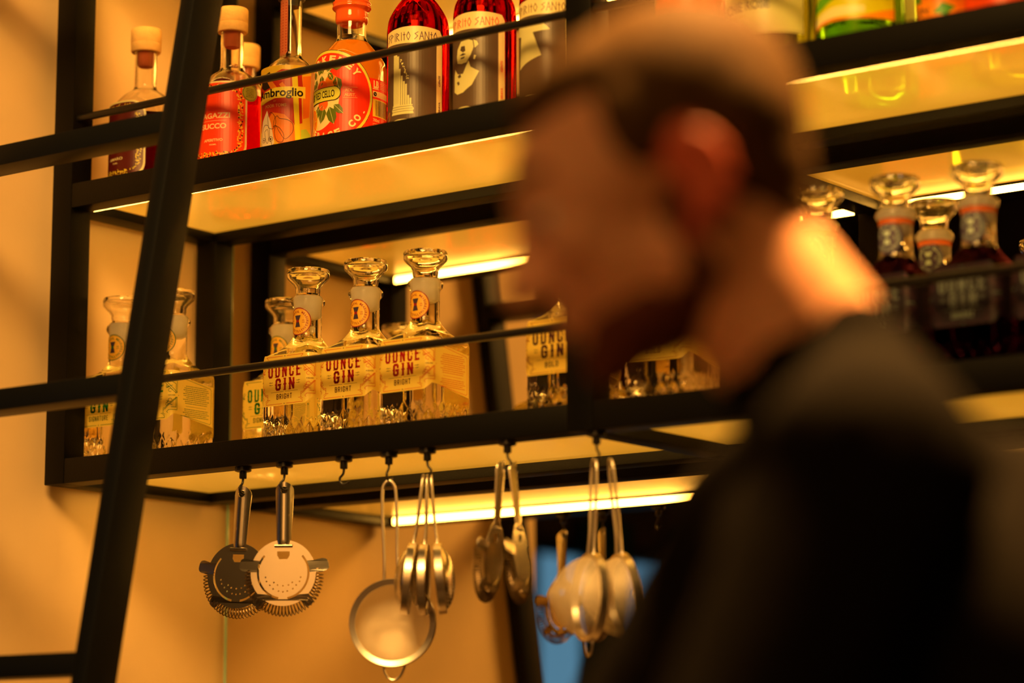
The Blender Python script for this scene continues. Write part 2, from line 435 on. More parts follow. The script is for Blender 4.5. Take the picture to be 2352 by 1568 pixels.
# ------------------------------------------------------------------ the ladder
lad = empty('library_ladder', (.28, -.63, 0), 'black steel library ladder leaning in front of the left end of the shelving', 'ladder')
def ladY(z): return -.2389-.1833*(.4-z)          # rear face, z measured from the shelf's lower edge
def stile(xr):
    bm = bmesh.new(); vs = []
    for z in (-Z0, 1.68):
        for x, y in ((xr-.0256, ladY(z)-.0531), (xr, ladY(z)-.0531), (xr, ladY(z)), (xr-.0256, ladY(z))):
            vs.append(bm.verts.new((x-.28, y+.63, z+Z0)))
    for f in ((0, 1, 2, 3), (4, 5, 6, 7), (0, 1, 5, 4), (1, 2, 6, 5), (2, 3, 7, 6), (3, 0, 4, 7)): bm.faces.new([vs[i] for i in f])
    bmesh.ops.bevel(bm, geom=bm.edges[:], offset=.002, segments=2, affect='EDGES', profile=.5)
    fin('stile', bm, M_ladder, lad, smooth=True)
XL = .5401; LW = .52
stile(XL); stile(XL-LW)
zr = .0345+.347
while zr > -Z0+.1:
    bm = bmesh.new(); yc = ladY(zr-.014)
    box(bm, XL-LW-.28-.001, XL-.0256-.28+.001, yc-.050+.63, yc-.002+.63, zr-.028+Z0, zr+Z0, .0015)
    fin('rung', bm, M_ladder, lad, smooth=True); zr -= .347
for k in (1, 2, 3):
    zr = .0345+.347*(k+1); bm = bmesh.new(); yc = ladY(zr-.014)
    if zr < 1.6:
        box(bm, XL-LW-.28-.001, XL-.0256-.28+.001, yc-.050+.63, yc-.002+.63, zr-.028+Z0, zr+Z0, .0015)
        fin('rung', bm, M_ladder, lad, smooth=True)
    else: bm.free()

# ------------------------------------------------------------------ gin decanters
GA = .046; GR = .011
def sq(s, off=0, a=GA, r=GR):
    """point on the rounded square at arc length s from the front's middle (front is -Y), going to +X"""
    fl = a-r; q = r*PI/2; L = 8*fl/1+4*q
    side = 2*fl+q
    n = math.floor((s+fl)/side); t = (s+fl)-n*side
    if t <= 2*fl: x, y = -fl+t, -a-off
    else:
        an = (t-2*fl)/r; x, y = fl+(r+off)*math.sin(an), -fl-(r+off)*math.cos(an)
    n %= 4
    for _ in range(n): x, y = -y, x
    return x, y
GPER = 8*(GA-GR)+4*GR*PI/2
def diamond(s, z):
    """depth of the cut-glass grooves"""
    p = .0175; hgt = .026
    if z > .048: return 0
    u = s/p
    v = z/hgt
    d = 1
    for k in ((u+v) % 1, (u-v) % 1):
        e = min(k, 1-k); d = min(d, e)
    fade = 1 if z < .040 else (.048-z)/.008
    g = max(0, 1-d/.20)*.0014
    big = (1-min(1, max(0, d)/.5))*.0007
    return (g+big)*fade
def gin_body():
    bm = bmesh.new(); N = 176
    rows = []
    zs = [0.0015]+[.0015+.0022*i for i in range(1, 22)]+[.052, .09, .128, .1335]
    for z in zs:
        ins = .0015 if z < .002 else 0
        if z > .13: ins = .0015
        ring = []
        for i in range(N):
            s = GPER*i/N; x, y = sq(s, -ins-diamond(s, z)); ring.append(bm.verts.new((x, y, z)))
        rows.append(ring)
    # faceted shoulder from the square to the round neck
    NR = .0198
    for t, h in ((.12, .1370), (.45, .1425), (.75, .1510), (.93, .1590), (1, .1640)):
        ring = []
        for i in range(N):
            s = GPER*i/N; x, y = sq(s, -.003)
            an = math.atan2(y, x); an8 = round(an/(PI/8))*PI/8
            fac = NR*(1+.0*math.cos(an-an8))
            ring.append(bm.verts.new((x*(1-t)+fac*math.cos(an)*t, y*(1-t)+fac*math.sin(an)*t, h)))
        rows.append(ring)
    for r, z in ((.0196, .170), (.0196, .203), (.0205, .206), (.0235, .2095), (.0243, .2130), (.0235, .2165), (.0205, .2195), (.0192, .2215)):
        ring = []
        for i in range(N):
            s = GPER*i/N; x, y = sq(s, -.003); an = math.atan2(y, x)
            ring.append(bm.verts.new((r*math.cos(an), r*math.sin(an), z)))
        rows.append(ring)
    for a, b in zip(rows, rows[1:]):
        for i in range(N): bm.faces.new((a[i], a[(i+1) % N], b[(i+1) % N], b[i]))
    bm.faces.new(rows[0][::-1]); bm.faces.new(rows[-1])
    return bm
def gin_stopper():
    bm = bmesh.new()
    pr = [(0, .2218), (.0165, .2218), (.0172, .226), (.0178, .2295), (.0175, .2330), (.0200, .2375), (.0255, .2430), (.0290, .2465), (.0300, .2485),
          (.0302, .2570), (.0290, .2592), (.0262, .2598), (.0245, .2582), (0, .2580)]
    lathe(bm, pr, 64); bmesh.ops.recalc_face_normals(bm, faces=bm.faces)
    b2 = bmesh.new()
    lathe(b2, [(0, .2550), (.0240, .2550), (.0268, .2530), (.0268, .2495), (.0250, .2470), (.0170, .2395), (.0145, .2340), (.0147, .2290), (.0135, .2250), (0, .2250)], 64)
    bmesh.ops.recalc_face_normals(b2, faces=b2.faces); bmesh.ops.reverse_faces(b2, faces=b2.faces)
    me = bpy.data.meshes.new('t'); b2.to_mesh(me); b2.free(); bm.from_mesh(me); bpy.data.meshes.remove(me)
    return bm
_body = None
def gin_label(kind):
    cols = {'bright': (srgb(150, 14, 20), srgb(70, 20, 20), srgb(238, 178, 78), srgb(205, 70, 20)),
            'signature': (srgb(20, 95, 35), srgb(45, 60, 25), srgb(236, 178, 78), srgb(25, 80, 40)),
            'bold': (srgb(66, 22, 30), srgb(50, 25, 25), srgb(236, 172, 72), srgb(150, 60, 30)),
            'shiraz': (srgb(120, 108, 104), srgb(140, 130, 120), srgb(30, 18, 26), srgb(90, 44, 54))}[kind]
    ink = paper('ink_'+kind, cols[0], .25); ink2 = paper('small_ink_'+kind, cols[1], .25)
    pap = paper('paper_'+kind, cols[2], .5 if kind != 'shiraz' else .1); ln = paper('line_ink_'+kind, cols[3], .3)
    P = Print()
    e = .124; f = .0375; g = .048
    P.poly([(-e, .0500), (-g-.006, .0635), (-g, .0640), (-f, .0550), (f, .0550), (g, .0640), (g+.006, .0635), (e, .0500),
            (e, .1110), (g, .1225), (f+.004, .1225), (f, .1300), (-f, .1300), (-f-.004, .1225), (-g, .1225), (-e, .1110)], pap, 0)
    # frame lines of the front
    for sx in (-1, 1):
        P.stroke([(sx*.004, .0575), (sx*.0335, .0575), (sx*.0335, .0600), (sx*.0295, .0625)], .0007, ln)
        P.stroke([(sx*.004, .1272), (sx*.0335, .1272), (sx*.030, .1235)], .0007, ln)
        P.ring(sx*.0345, .0665, .0042, .0006, ln, n=10, a0=-PI*.5 if sx > 0 else -PI*.5, a1=PI*.5 if sx < 0 else -PI*1.5)
        P.stroke([(sx*.026, .0640), (sx*.0305, .0640), (sx*.0305, .0720), (sx*.034, .0720), (sx*.0505, .0880), (sx*.0505, .0730), (sx*.044, .0730)], .0007, ln)
        P.stroke([(sx*.034, .0700), (sx*.0480, .0840), (sx*.0525, .0885), (sx*.0525, .0690), (sx*.040, .0690), (sx*.0375, .0660), (sx*.0390, .0640)], .0007, ln)
        P.stroke([(sx*.034, .1100), (sx*.0505, .0940), (sx*.0505, .1080), (sx*.0440, .1120)], .0007, ln)
        P.stroke([(sx*.036, .1120), (sx*.0525, .0950), (sx*.0525, .1160)], .0007, ln)
        for cy in (.0800, .1020):
            up = 1 if cy < .09 else -1
            P.ring(sx*.0420, cy+up*.0035, .0026, .0006, ln, n=14, a0=0, a1=5.2)
            P.ring(sx*.0375, cy-up*.0025, .0020, .0006, ln, n=12, a0=1, a1=6)
            P.stroke([(sx*.036, cy), (sx*.040, cy-up*.002), (sx*.045, cy-up*.004)], .0007, ln)
            for k in range(3):
                a = .6+k*.8; P.poly([(sx*.0385, cy), (sx*.0385+.004*math.cos(a), cy+.004*math.sin(a)), (sx*.0395, cy+.0012)], ln, 1)
        P.text('ADELAIDE', sx*.0440, .0910, .0100, .0017, ink2, bold=.01)
        for yy in (.0860, .0895):
            P.stroke([(sx*.0215, yy), (sx*.0285, yy)], .0005, ink2); P.stroke([(sx*.0250, yy-.001), (sx*.0265, yy+.001)], .0005, ink2)
        P.poly([(sx*.0545, .0910), (sx*.0552, .0902), (sx*.0559, .0910), (sx*.0552, .0918)], ln, 1)
        # text panel on the side
        P.stroke([(sx*.0600, .0620), (sx*.1180, .0540), (sx*.1205, .0560), (sx*.1205, .1060), (sx*.1180, .1085), (sx*.0600, .1190)], .0006, ln)
        a, b = sorted((sx*.0640, sx*.1165))
        P.lines(a, b, .0795, .1085, 10, ln, .0009, seed=3); P.lines(a, b, .0600, .0735, 5, ln, .0009, seed=5)
        P.stroke([(sx*.070, .0765), (sx*.110, .0765)], .0004, ln)
    block(P, 'OUNCE', 0, .1062, .0600, .0195, ink, 2)
    block(P, 'GIN', .001, .0860, .0350, .0180, ink, 2)
    P.stroke([(-.0245, .0750), (-.0015, .0750)], .0004, ink2); P.stroke([(.0015, .0750), (.0245, .0750)], .0004, ink2)
    block(P, kind.upper(), 0, .0680, {'bold': .021}.get(kind, .0285 if kind != 'signature' else .038), .0078, ink2, 2, .30, .38, False)
    for yy in (.0575, .1272): P.poly([(-.001, yy), (0, yy-.001), (.001, yy), (0, yy+.001)], ink2, 1)
    # small hooks on the big letters
    return P
def gin_map(u, v, d):
    v = .0624+(v-.055)*.955
    x, y = sq(u, .0004+d); return Vector((x, y, v))
def gin_seal(kind):
    dk = kind == 'shiraz'
    inkc = {'bright': srgb(140, 20, 24), 'signature': srgb(30, 80, 35), 'bold': srgb(66, 22, 30), 'shiraz': srgb(60, 34, 60)}[kind]
    ink = paper('seal_ink_'+kind, inkc, .25); pap = paper('seal_paper_'+kind, srgb(240, 158, 50) if not dk else srgb(66, 40, 72), .5 if not dk else .2)
    jig = paper('seal_jigger_'+kind, srgb(62, 40, 56) if not dk else srgb(205, 190, 175), .2); txt = ink if not dk else jig
    P = Print(); c = .1835; R = .0195
    P.ell(0, c, R, R, pap, 0); P.ring(0, c, R-.0006, .0012, ink, 1)
    n = 56
    for i in range(n):
        a = 2*PI*i/n; P.ell((R-.0026)*math.cos(a), c+(R-.0026)*math.sin(a), .00035, .00035, txt, 1, n=5)
    P.arc_text('IMPERIAL MEASURES', 0, c, .0140, PI*.40, PI*1.15, .0032, txt, bold=.02)
    P.arc_text('DISTILLING', 0, c, .0140, -PI*.5, PI*.62, .0032, txt, inward=True, bold=.02)
    P.poly([(-.0055, c+.0085), (.0045, c+.0085), (.0018, c+.0005), (.0040, c-.0080), (-.0050, c-.0080), (-.0026, c+.0005)], jig, 2)
    P.poly([(-.0030, c+.0022), (.0022, c+.0022), (.0018, c+.0005), (.0024, c-.0015), (-.0032, c-.0015), (-.0026, c+.0005)], ink, 3)
    P.text('ADL', .0085, c+.0012, .0040, .0017, txt, bold=.01); P.text('AUS', .0085, c-.0016, .0040, .0017, txt, bold=.01)
    P.text('EST', -.0095, c+.0012, .0040, .0017, txt, bold=.01); P.text('16', -.0095, c-.0016, .0028, .0017, txt, bold=.01)
    return P
M_purple = glass('dark_purple_gin', (.16, .035, .10), 1.40)
def gin(kind):
    root = empty('gin_bottle', (0, 0, 0))
    bm = gin_body()
    if kind == 'shiraz':
        # dark liquid up to the shoulder, clear glass neck above
        o = fin('glass_body', bm, [M_clear, M_purple], root, smooth=True)
        for p in o.data.polygons:
            if p.center.z < .160: p.material_index = 1
        b2 = bmesh.new(); lathe(b2, [(.0199, .2010), (.0205, .2010), (.0205, .2080), (.0199, .2080)], 40, closed=True)
        fin('neck_band', b2, paper('orange_band', srgb(220, 92, 30), .3), root, smooth=True)
    else:
        fin('glass_body', bm, M_gin, root, smooth=True)
    fin('stopper', gin_stopper(), M_stop, root, smooth=True, keep=True)
    b2 = bmesh.new(); lathe(b2, [(0, .1880), (.0100, .1885), (.0150, .1930), (.0163, .2000), (.0166, .2205), (0, .2206)], 36)
    fin('ground_plug', b2, cloudy('ground_glass', (1, .97, .9), .45), root, smooth=True)
    gin_label(kind).build('label', gin_map, root, step=.0035)
    gin_seal(kind).build('neck_seal', cyl_map(.0199), root, step=.003)
    return root
GZ = zz(-.012)+.0002
protos = {k: gin(k) for k in ('bright', 'signature', 'bold', 'shiraz')}
used = set()
def put_gin(kind, x, y, rz, label, group):
    r = protos[kind] if kind not in used else copy_tree(protos[kind]); used.add(kind)
    r.location = (x, y, GZ); r.rotation_euler = (0, 0, math.radians(rz)); r['label'] = label; r['category'] = 'bottle'; r['group'] = group
    return r
G1 = 'square cut glass gin bottles on the lower lit shelf'
put_gin('signature', .052, .100, 2, 'clear gin bottle with green-lettered signature label, partly behind the ladder at the shelf\'s left end', G1)
put_gin('signature', .157, .100, -2, 'clear gin bottle with green-lined yellow label, between the ladder and the rear left post', G1)
put_gin('signature', .236, .254, 2, 'clear gin bottle with green lettering in the back row, behind the first red-lettered one', G1)
put_gin('bright', .417, .100, 0, 'clear gin bottle with red-lettered bright label, nearest the ladder of the three together', G1)
put_gin('bright', .523, .100, 1, 'clear gin bottle with red-lettered bright label, in the middle of the three together', G1)
put_gin('bright', .629, .100, -1, 'clear gin bottle with red-lettered bright label, right of the three together, side text showing', G1)
put_gin('bold', .8755, .100, 0, 'clear gin bottle with dark-lettered orange label, just left of the middle post', G1)
put_gin('bold', 1.030, .100, 4, 'clear cut glass bottle just right of the middle post, below the man\'s chin', G1)
G2 = 'dark gin bottles with purple seals on the lower shelf'
put_gin('shiraz', 1.247, .100, 3, 'dark gin bottle with purple seal, closest behind the man\'s neck', G2)
put_gin('shiraz', 1.353, .100, -2, 'dark gin bottle with purple seal, second from the man\'s neck, in the front row', G2)
put_gin('shiraz', 1.330, .240, 5, 'dark gin bottle with purple seal in the back row, its stopper lower than its neighbours', G2)
put_gin('shiraz', 1.463, .100, 0, 'dark gin bottle with purple seal, tallest and rightmost with its whole stopper showing', G2)
put_gin('shiraz', 1.568, .100, 2, 'dark gin bottle at the right edge, only its shaded label showing', G2)

# ------------------------------------------------------------------ round liqueur bottles on the upper shelf
UZ = zz(H-.012)+.0002
def round_bottle(R, zbody, zneck, rn, ztop, liquid, level, shell=True, seg=56, base_r=.006, mat=None, squash=1):
    """returns (liquid bm, glass bm): liquid fills the body up to level, clear glass above"""
    prof = [(R-base_r, 0), (R-.0015, .002), (R, base_r), (R, zbody*.5), (R, zbody)]
    sh = smooth_prof([(R, zbody), (R*.93, zbody+(zneck-zbody)*.35), (R*.66, zbody+(zneck-zbody)*.72), (rn*1.15, zneck-.002), (rn, zneck+.006)], 5)[1:]
    prof += sh + [(rn, ztop)]
    def rad(z):
        for (r0, z0), (r1, z1) in zip(prof, prof[1:]):
            if z0 <= z <= z1 and z1 > z0: return r0+(r1-r0)*(z-z0)/(z1-z0)
        return rn
    low = [(0, 0)]+[p for p in prof if p[1] < level]+[(rad(level), level), (0, level)]
    bl = bmesh.new(); lathe(bl, low, seg, squash=squash)
    t = .003
    up = [(rad(level+.0003), level+.0003)]+[p for p in prof if p[1] > level+.0005]
    inner = [(max(.004, r-t), z) for r, z in up][::-1]
    bg = bmesh.new(); lathe(bg, up+inner, seg, closed=True, squash=squash)
    return bl, bg
G3 = 'liqueur bottles on the upper lit shelf'
def base_bottle(name, X, Y, label, geo, liq_mat, glass_mat=None, rz=0, group=G3):
    root = empty(name, (X, Y, UZ), label, 'bottle', group, (0, 0, math.radians(rz)))
    bl, bg = geo
    fin('liquid', bl, liq_mat, root, smooth=True); fin('glass_body', bg, glass_mat or M_clear, root, smooth=True)
    return root

# --- aperitivo bottles with wooden stoppers
def aperitivo(X, Y, label, liq, bg, rz=0, word=('RAGAZZI', 'SUCCO', 'APERITIVO'), R=.0515, medal=True):
    root = base_bottle('aperitif_bottle', X, Y, label, round_bottle(R, .118, .166, .0165, .222, None, .120, base_r=.012), liq, rz=rz)
    bm = bmesh.new(); lathe(bm, [(0, .2225), (.0215, .2225), (.0225, .2240), (.0228, .2360), (0, .2360)], 40)
    fin('collar', bm, M_wood, root, smooth=True)
    bm = bmesh.new(); lathe(bm, [(0, .2362), (.0220, .2362), (.0228, .2375), (.0228, .2560), (.0215, .2580), (0, .2585)], 40)
    fin('stopper_cap', bm, M_wood, root, smooth=True)
    bm = bmesh.new(); lathe(bm, [(0, .200), (.0105, .200), (.0128, .204), (.0130, .2222), (0, .2222)], 32)
    fin('cork', bm, pbr('red_soaked_cork', (.55, .13, .04), .8), root, smooth=True)
    P = Print(); pap = paper('label_'+bg[0], bg[1], .45); crm = paper('cream_ink', srgb(250, 225, 150), .5)
    gold = paper('gold_ink', srgb(250, 190, 50), .45); blk = paper('black_ink', srgb(30, 14, 8), .1)
    def rr(hw, z0, z1, r, n=7):
        pts = []
        for cx, cy, a in ((hw-r, z1-r, 0), (-hw+r, z1-r, PI/2), (-hw+r, z0+r, PI), (hw-r, z0+r, PI*1.5)):
            pts += [(cx+r*math.cos(a+PI/2*i/n), cy+r*math.sin(a+PI/2*i/n)) for i in range(n+1)]
        return pts
    P.poly(rr(.0500, .020, .137, .022), crm, 0); P.poly(rr(.0470, .0225, .1345, .021), pap, 1)
    rnd = random.Random(5); path = rr(.0400, .029, .128, .018, 6)
    L = path+[path[0]]
    for (a, b) in zip(L, L[1:]):
        m = max(1, int(math.hypot(b[0]-a[0], b[1]-a[1])/.0026))
        for k in range(m):
            t = k/m; x = a[0]+(b[0]-a[0])*t; y = a[1]+(b[1]-a[1])*t
            for _ in range(3):
                ex, ey, an = x+rnd.uniform(-.0038, .0038), y+rnd.uniform(-.0038, .0038), rnd.uniform(0, 3)
                P.poly([(ex+.0018*math.cos(an), ey+.0018*math.sin(an)), (ex+.0009*math.cos(an+1.6), ey+.0009*math.sin(an+1.6)), (ex-.0018*math.cos(an), ey-.0018*math.sin(an)), (ex-.0009*math.cos(an+1.6), ey-.0009*math.sin(an+1.6))], gold, 2)
            if k % 2 == 0: P.ell(x+rnd.uniform(-.003, .003), y+rnd.uniform(-.003, .003), .0011, .0013, blk, 3, n=8)
    P.text(word[0], 0, .086, .050, .0080, crm, 2, bold=.02); P.text(word[1], 0, .0705, .040, .0080, crm, 2, bold=.03)
    P.stroke([(-.020, .0785), (.020, .0785)], .0004, crm, 2)
    P.text(word[2], 0, .050, .030, .0042, crm, 2, bold=.02); P.text('700ML', 0, .0435, .012, .0022, crm, 2, bold=.01)
    P.build('label', cyl_map(R), root, step=.004)
    if medal:
        P = Print(); md = paper('medal_gold', srgb(150, 118, 40), .1); P.ell(.054, .121, .0125, .0125, md, 4)
        P.ring(.054, .121, .0112, .0006, blk, 5); P.lines(.046, .062, .114, .128, 6, blk, .0007, 5, seed=8)
        P.build('medal_sticker', cyl_map(R), root, step=.004)
    return root
M_amaro = glass('dark_amaro', (.30, .03, .012), 1.40)
M_redap = glass('red_aperitif', (.92, .035, .012), 1.38)
aperitivo(.092, .095, 'bottle with dark brown label and pale cork, left of the ladder by the shelf post', M_amaro, ('brown', srgb(96, 18, 14)), -8, ('AGRODOLCE', 'FRUTTO', 'AMARO'), medal=False)
aperitivo(.268, .095, 'bottle with red liquid, orange label and pale cork, just right of the ladder', M_redap, ('vermilion', srgb(240, 60, 14)), 14)
aperitivo(.150, .250, 'bottle with pale cork in the back row, mostly hidden by the ladder', M_redap, ('vermilion', srgb(240, 60, 14)), 6, medal=False)

# --- ambroglio style bottle
def abstract_bottle(X, Y):
    R = .0415
    root = base_bottle('vermouth_bottle', X, Y, 'clear-necked bottle with abstract red and yellow label and pink tape over its neck', round_bottle(R, .127, .166, .0150, .250, None, .118), glass('amber_vermouth', (.85, .34, .05), 1.38), rz=14)
    P = Print(); c = lambda n, r, g, b, t=.45: paper('art_'+n, srgb(r, g, b), t)
    red, org, yel, gld, lem, crm, blk = c('red', 196, 40, 18), c('orange', 244, 120, 24), c('yellow', 252, 205, 60), c('gold', 246, 178, 44), c('lemon', 250, 230, 30), c('cream', 252, 236, 190), paper('black_ink', srgb(30, 14, 8), .1)
    tan = c('tan', 214, 138, 80)
    hw = .072; z0, z1 = .004, .137
    P.rect(-hw, hw, z0, z1, gld, 0)
    P.poly([(-hw, .098), (-.036, .112), (.0, .128), (.028, .126), (.031, .096), (-.036, .089), (-hw, .085)], red, 1)
    P.poly([(-.040, .120), (-.020, .126), (-.012, .104), (-.030, .100), (-.040, .106)], blk, 2); P.poly([(-.030, .120), (-.022, .121), (-.006, .100), (-.016, .099)], org, 3)
    P.poly([(-.004, .106), (.001, .109), (.010, .096), (.003, .095)], org, 3)
    P.poly([(-.040, .084), (.028, .092), (.030, .050), (.010, .044), (-.018, .050), (-.040, .040)], red, 1)
    P.poly([(.014, .120), (.022, .120), (.028, .010), (.021, .010)], lem, 3)
    P.poly([(-.014, .066), (.004, .062), (.018, .048), (.020, .020), (-.002, .018), (-.014, .030), (-.022, .056)], org, 2)
    P.poly([(-.040, .030), (-.034, .056), (-.024, .070), (-.016, .050), (-.010, .022), (-.018, .008), (-.036, .008)], crm, 3)
    P.poly([(-.016, .022), (.004, .012), (.002, z0), (-.020, z0)], red, 2)
    P.poly([(.028, .040), (.036, .042), (.044, .034), (.046, .020), (.040, .010), (.028, .012)], c('lime', 196, 190, 60), 3)
    P.poly([(.044, .128), (.052, .126), (.050, .080), (.054, .050), (.046, .016), (.042, .060)], tan, 2)
    P.poly([(.054, .130), (hw, .132), (hw, z0), (.058, z0), (.056, .07)], red, 1); P.poly([(.030, .118), (.044, .121), (.041, .060), (.031, .056)], org, 1)
    P.stroke([(.049, .100), (.046, .080), (.048, .055), (.046, .030), (.050, .012)], .0005, blk, 4)
    P.poly([(-.044, .082), (-.030, .0975), (-.010, .1015), (.034, .103), (.034, .086), (-.010, .086), (-.034, .080)], yel, 4)
    P.text('Ambroglio', -.0065, .0925, .074, .0160, blk, 5, bold=.025)
    P.text('BY', -.010, .0820, .004, .0022, tan, 5, bold=.01); P.text('POOR TOMS', -.010, .0755, .034, .0045, tan, 5, bold=.02)
    def blob(pts): P.stroke(smooth_prof(pts+[pts[0]], 6), .0006, blk, 5)
    blob([(-.034, .014), (-.036, .030), (-.030, .048), (-.020, .046), (-.018, .030), (-.014, .018), (-.022, .010)])
    blob([(-.020, .044), (-.022, .060), (-.016, .066), (-.010, .060), (-.008, .050), (-.012, .042)])
    blob([(-.012, .044), (-.010, .056), (-.006, .060), (-.002, .056), (.008, .054), (.016, .048), (.016, .036), (.006, .026), (-.002, .036), (-.008, .046)])
    blob([(-.008, .046), (-.010, .036), (-.006, .024), (.002, .022), (.004, .032), (-.002, .042)])
    blob([(-.028, .040), (-.026, .028), (-.022, .022), (-.020, .030), (-.022, .042)])
    for ex in (-.030, -.016):
        P.ring(ex, .0275, .0034, .0006, blk, 5, n=16); P.ell(ex, .0275, .0012, .0014, blk, 5, n=8)
    P.build('label', lambda u, v, d: cyl_map(R)(u+.008, v+.010, d), root, step=.004, clip=(-hw, hw, z0, z1-.003))
    bm = bmesh.new(); lathe(bm, [(0, .240), (.0125, .240), (.0128, .2500), (.0190, .2502), (.0196, .252), (.0196, .276), (.018, .278), (0, .278)], 36)
    fin('stopper', bm, pbr('black_cap', (.02, .015, .012), .4), root, smooth=True)
    P = Print(); P.poly([(-.012, .170), (-.008, .166), (.006, .166), (.010, .171), (.010, .249), (-.012, .249)], paper('pink_tape', srgb(240, 120, 80), .5), 0)
    dk = paper('tape_pattern', srgb(222, 84, 60), .5); 
    for i in range(18):
        for j in range(4): P.ell(-.009+j*.0055, .172+i*.0042, .0016, .0012, dk, 1, n=6)
    P.build('tax_tape', cyl_map(.0152, -.5), root, step=.003)
    return root
abstract_bottle(.383, .095)

# --- cloudy ruby cello
def cello(X, Y):
    R = .0505
    root = base_bottle('liqueur_bottle', X, Y, 'bottle of cloudy orange liqueur with round botanical label and red wax top', round_bottle(R, .120, .170, .0205, .208, None, .166), cloudy('cloudy_orange_liqueur', srgb(255, 165, 16), .7), rz=8)
    bm = bmesh.new(); lathe(bm, smooth_prof([(0, .191), (.0150, .192), (.0225, .197), (.0228, .208), (.0232, .2130), (.0275, .2170), (.0265, .2210), (.0272, .2250), (.0240, .2290), (.0236, .2580), (.0250, .2620), (.0215, .2660), (0, .2665)], 3), 40)
    fin('wax_top', bm, cloudy('red_wax', srgb(255, 105, 40), .3), root, smooth=True)
    c = lambda n, r, g, b, t=.45: paper('cello_'+n, srgb(r, g, b), t)
    red, org, yel, grn, lgr, crm, blk, peach = c('red', 244, 48, 10), c('orange', 250, 120, 20), c('yellow', 252, 205, 70), c('leaf', 106, 100, 18), c('light_leaf', 170, 150, 40), c('cream', 252, 225, 140), paper('black_ink', srgb(30, 14, 8), .1), c('peach', 250, 170, 100)
    P = Print(); cx, cy, RX = -.006, .0545, .0560
    P.ell(cx, cy, RX+.0006, RX+.0006, blk, 0, 64); P.ell(cx, cy, RX, RX, yel, 1, 64); P.ell(cx, cy, RX-.0032, RX-.0032, red, 2, 64)
    P.ell(cx-.012, cy, .0285, .037, crm, 3, 48)
    def leaf(x, y, a, l, m=grn):
        wd = l*.3; ca, sa = math.cos(a), math.sin(a)
        pts = [(0, 0), (l*.3, wd), (l*.7, wd*.8), (l, 0), (l*.7, -wd*.8), (l*.3, -wd)]
        P.poly([(x+px*ca-py*sa, y+px*sa+py*ca) for px, py in pts], m, 5)
        P.stroke([(x, y), (x+l*ca, y+l*sa)], .0004, crm, 6)
    P.stroke([(-.034, .078), (-.020, .083), (-.004, .085), (.010, .094)], .0007, crm, 6)
    for x, y, a, l in ((-.026, .080, 2.2, .013), (-.020, .083, 1.2, .012), (-.012, .084, 2.0, .012), (-.006, .085, .9, .012), (-.024, .079, 4.2, .012), (-.014, .082, 4.6, .013), (-.004, .084, 5.3, .012), (.002, .088, .3, .013),
                       (-.018, .090, 1.4, .011), (.006, .078, 5.0, .018), (-.030, .074, 3.5, .010), (-.010, .044, 4.4, .020), (-.002, .043, 5.0, .022), (-.018, .044, 4.0, .018), (-.026, .040, 4.3, .018), (.004, .045, 5.5, .016), (-.012, .046, 3.5, .014)):
        leaf(x, y, a, l, grn if (x*1e3) % 2 < 1.2 else lgr)
    P.ell(.000, .072, .0085, .0090, org, 5, 24); P.ell(-.014, .068, .0085, .0080, c('grapefruit', 250, 95, 26), 5, 24); P.ell(-.012, .047, .0080, .0070, c('grapefruit', 250, 95, 26), 5, 24)
    P.ell(-.033, .030, .0110, .0150, org, 6, 24); P.ring(-.033, .030, .0110, .0012, yel, 7, 24, ry=.0150)
    for i in range(8): P.stroke([(-.033, .030), (-.033+.009*math.cos(i*PI/4), .030+.012*math.sin(i*PI/4))], .0004, yel, 7)
    pw = .034
    P.poly([(-.045, .0500)]+[(.004+.0085*math.sin(a), .0585+.0085*-math.cos(a)) for a in [PI*i/10 for i in range(11)]]+[(-.045, .0670)], blk, 7)
    P.poly([(-.0445, .0508)]+[(.004+.0077*math.sin(a), .0585+.0077*-math.cos(a)) for a in [PI*i/10 for i in range(11)]]+[(-.0445, .0662)], yel, 8)
    P.text('RUBY RED CELLO', -.0185, .0585, .047, .0085, blk, 9, bold=.02)
    P.text('ADL.', .0220, .0610, .0100, .0036, peach, 8, bold=.02); P.text('AUST.', .0230, .0555, .0130, .0036, peach, 8, bold=.02)
    P.stroke([(.015, .0645), (.031, .0645)], .0004, peach, 8); P.stroke([(.015, .0520), (.031, .0520)], .0004, peach, 8)
    P.arc_text('BEVERAGE CO.', cx, cy, .0455, -PI*.5+.02, PI*.80, .0085, crm, 8, bold=.05, inward=True)
    P.arc_text('BERKELEY', cx, cy, .0455, PI*.5-.05, PI*.62, .0085, crm, 8, bold=.05)
    P.build('front_label', lambda u, v, d: cyl_map(R)(u*1.2, .078+(v-.0545)*1.2, d), root, step=.0035)
    P = Print(); x0 = .050; x1 = .108
    P.rect(x0-.02, x1, .020, .094, red, 0)
    P.text('LB', .0630, .0860, .0100, .0110, crm, 1, bold=.06); P.stroke([(.057, .0795), (.068, .0795)], .001, crm, 1); P.lines(.0715, .098, .080, .092, 5, peach, .0008, 1, seed=2, align='l')
    P.rect(.0570, .100, .0680, .0765, crm, 1); P.ell(.0610, .0722, .0030, .0030, blk, 2, 16); P.stroke([(.0600, .0730), (.0620, .0715)], .0008, crm, 3); P.lines(.066, .098, .069, .0755, 3, peach, .0008, 2, seed=4, align='l')
    P.rect(.0570, .100, .0400, .0650, yel, 1); x = .0620; rnd = random.Random(2)
    while x < .098: wd = rnd.choice((.0006, .0010, .0016)); P.rect(x, x+wd, .0415, .0635, c('bar', 90, 60, 20, .2), 2); x += wd+rnd.choice((.0006, .0011))
    P.text('700ml', .0635, .0350, .0120, .0048, crm, 1, bold=.02); P.lines(.057, .098, .022, .031, 4, peach, .0008, 1, seed=6, align='l')
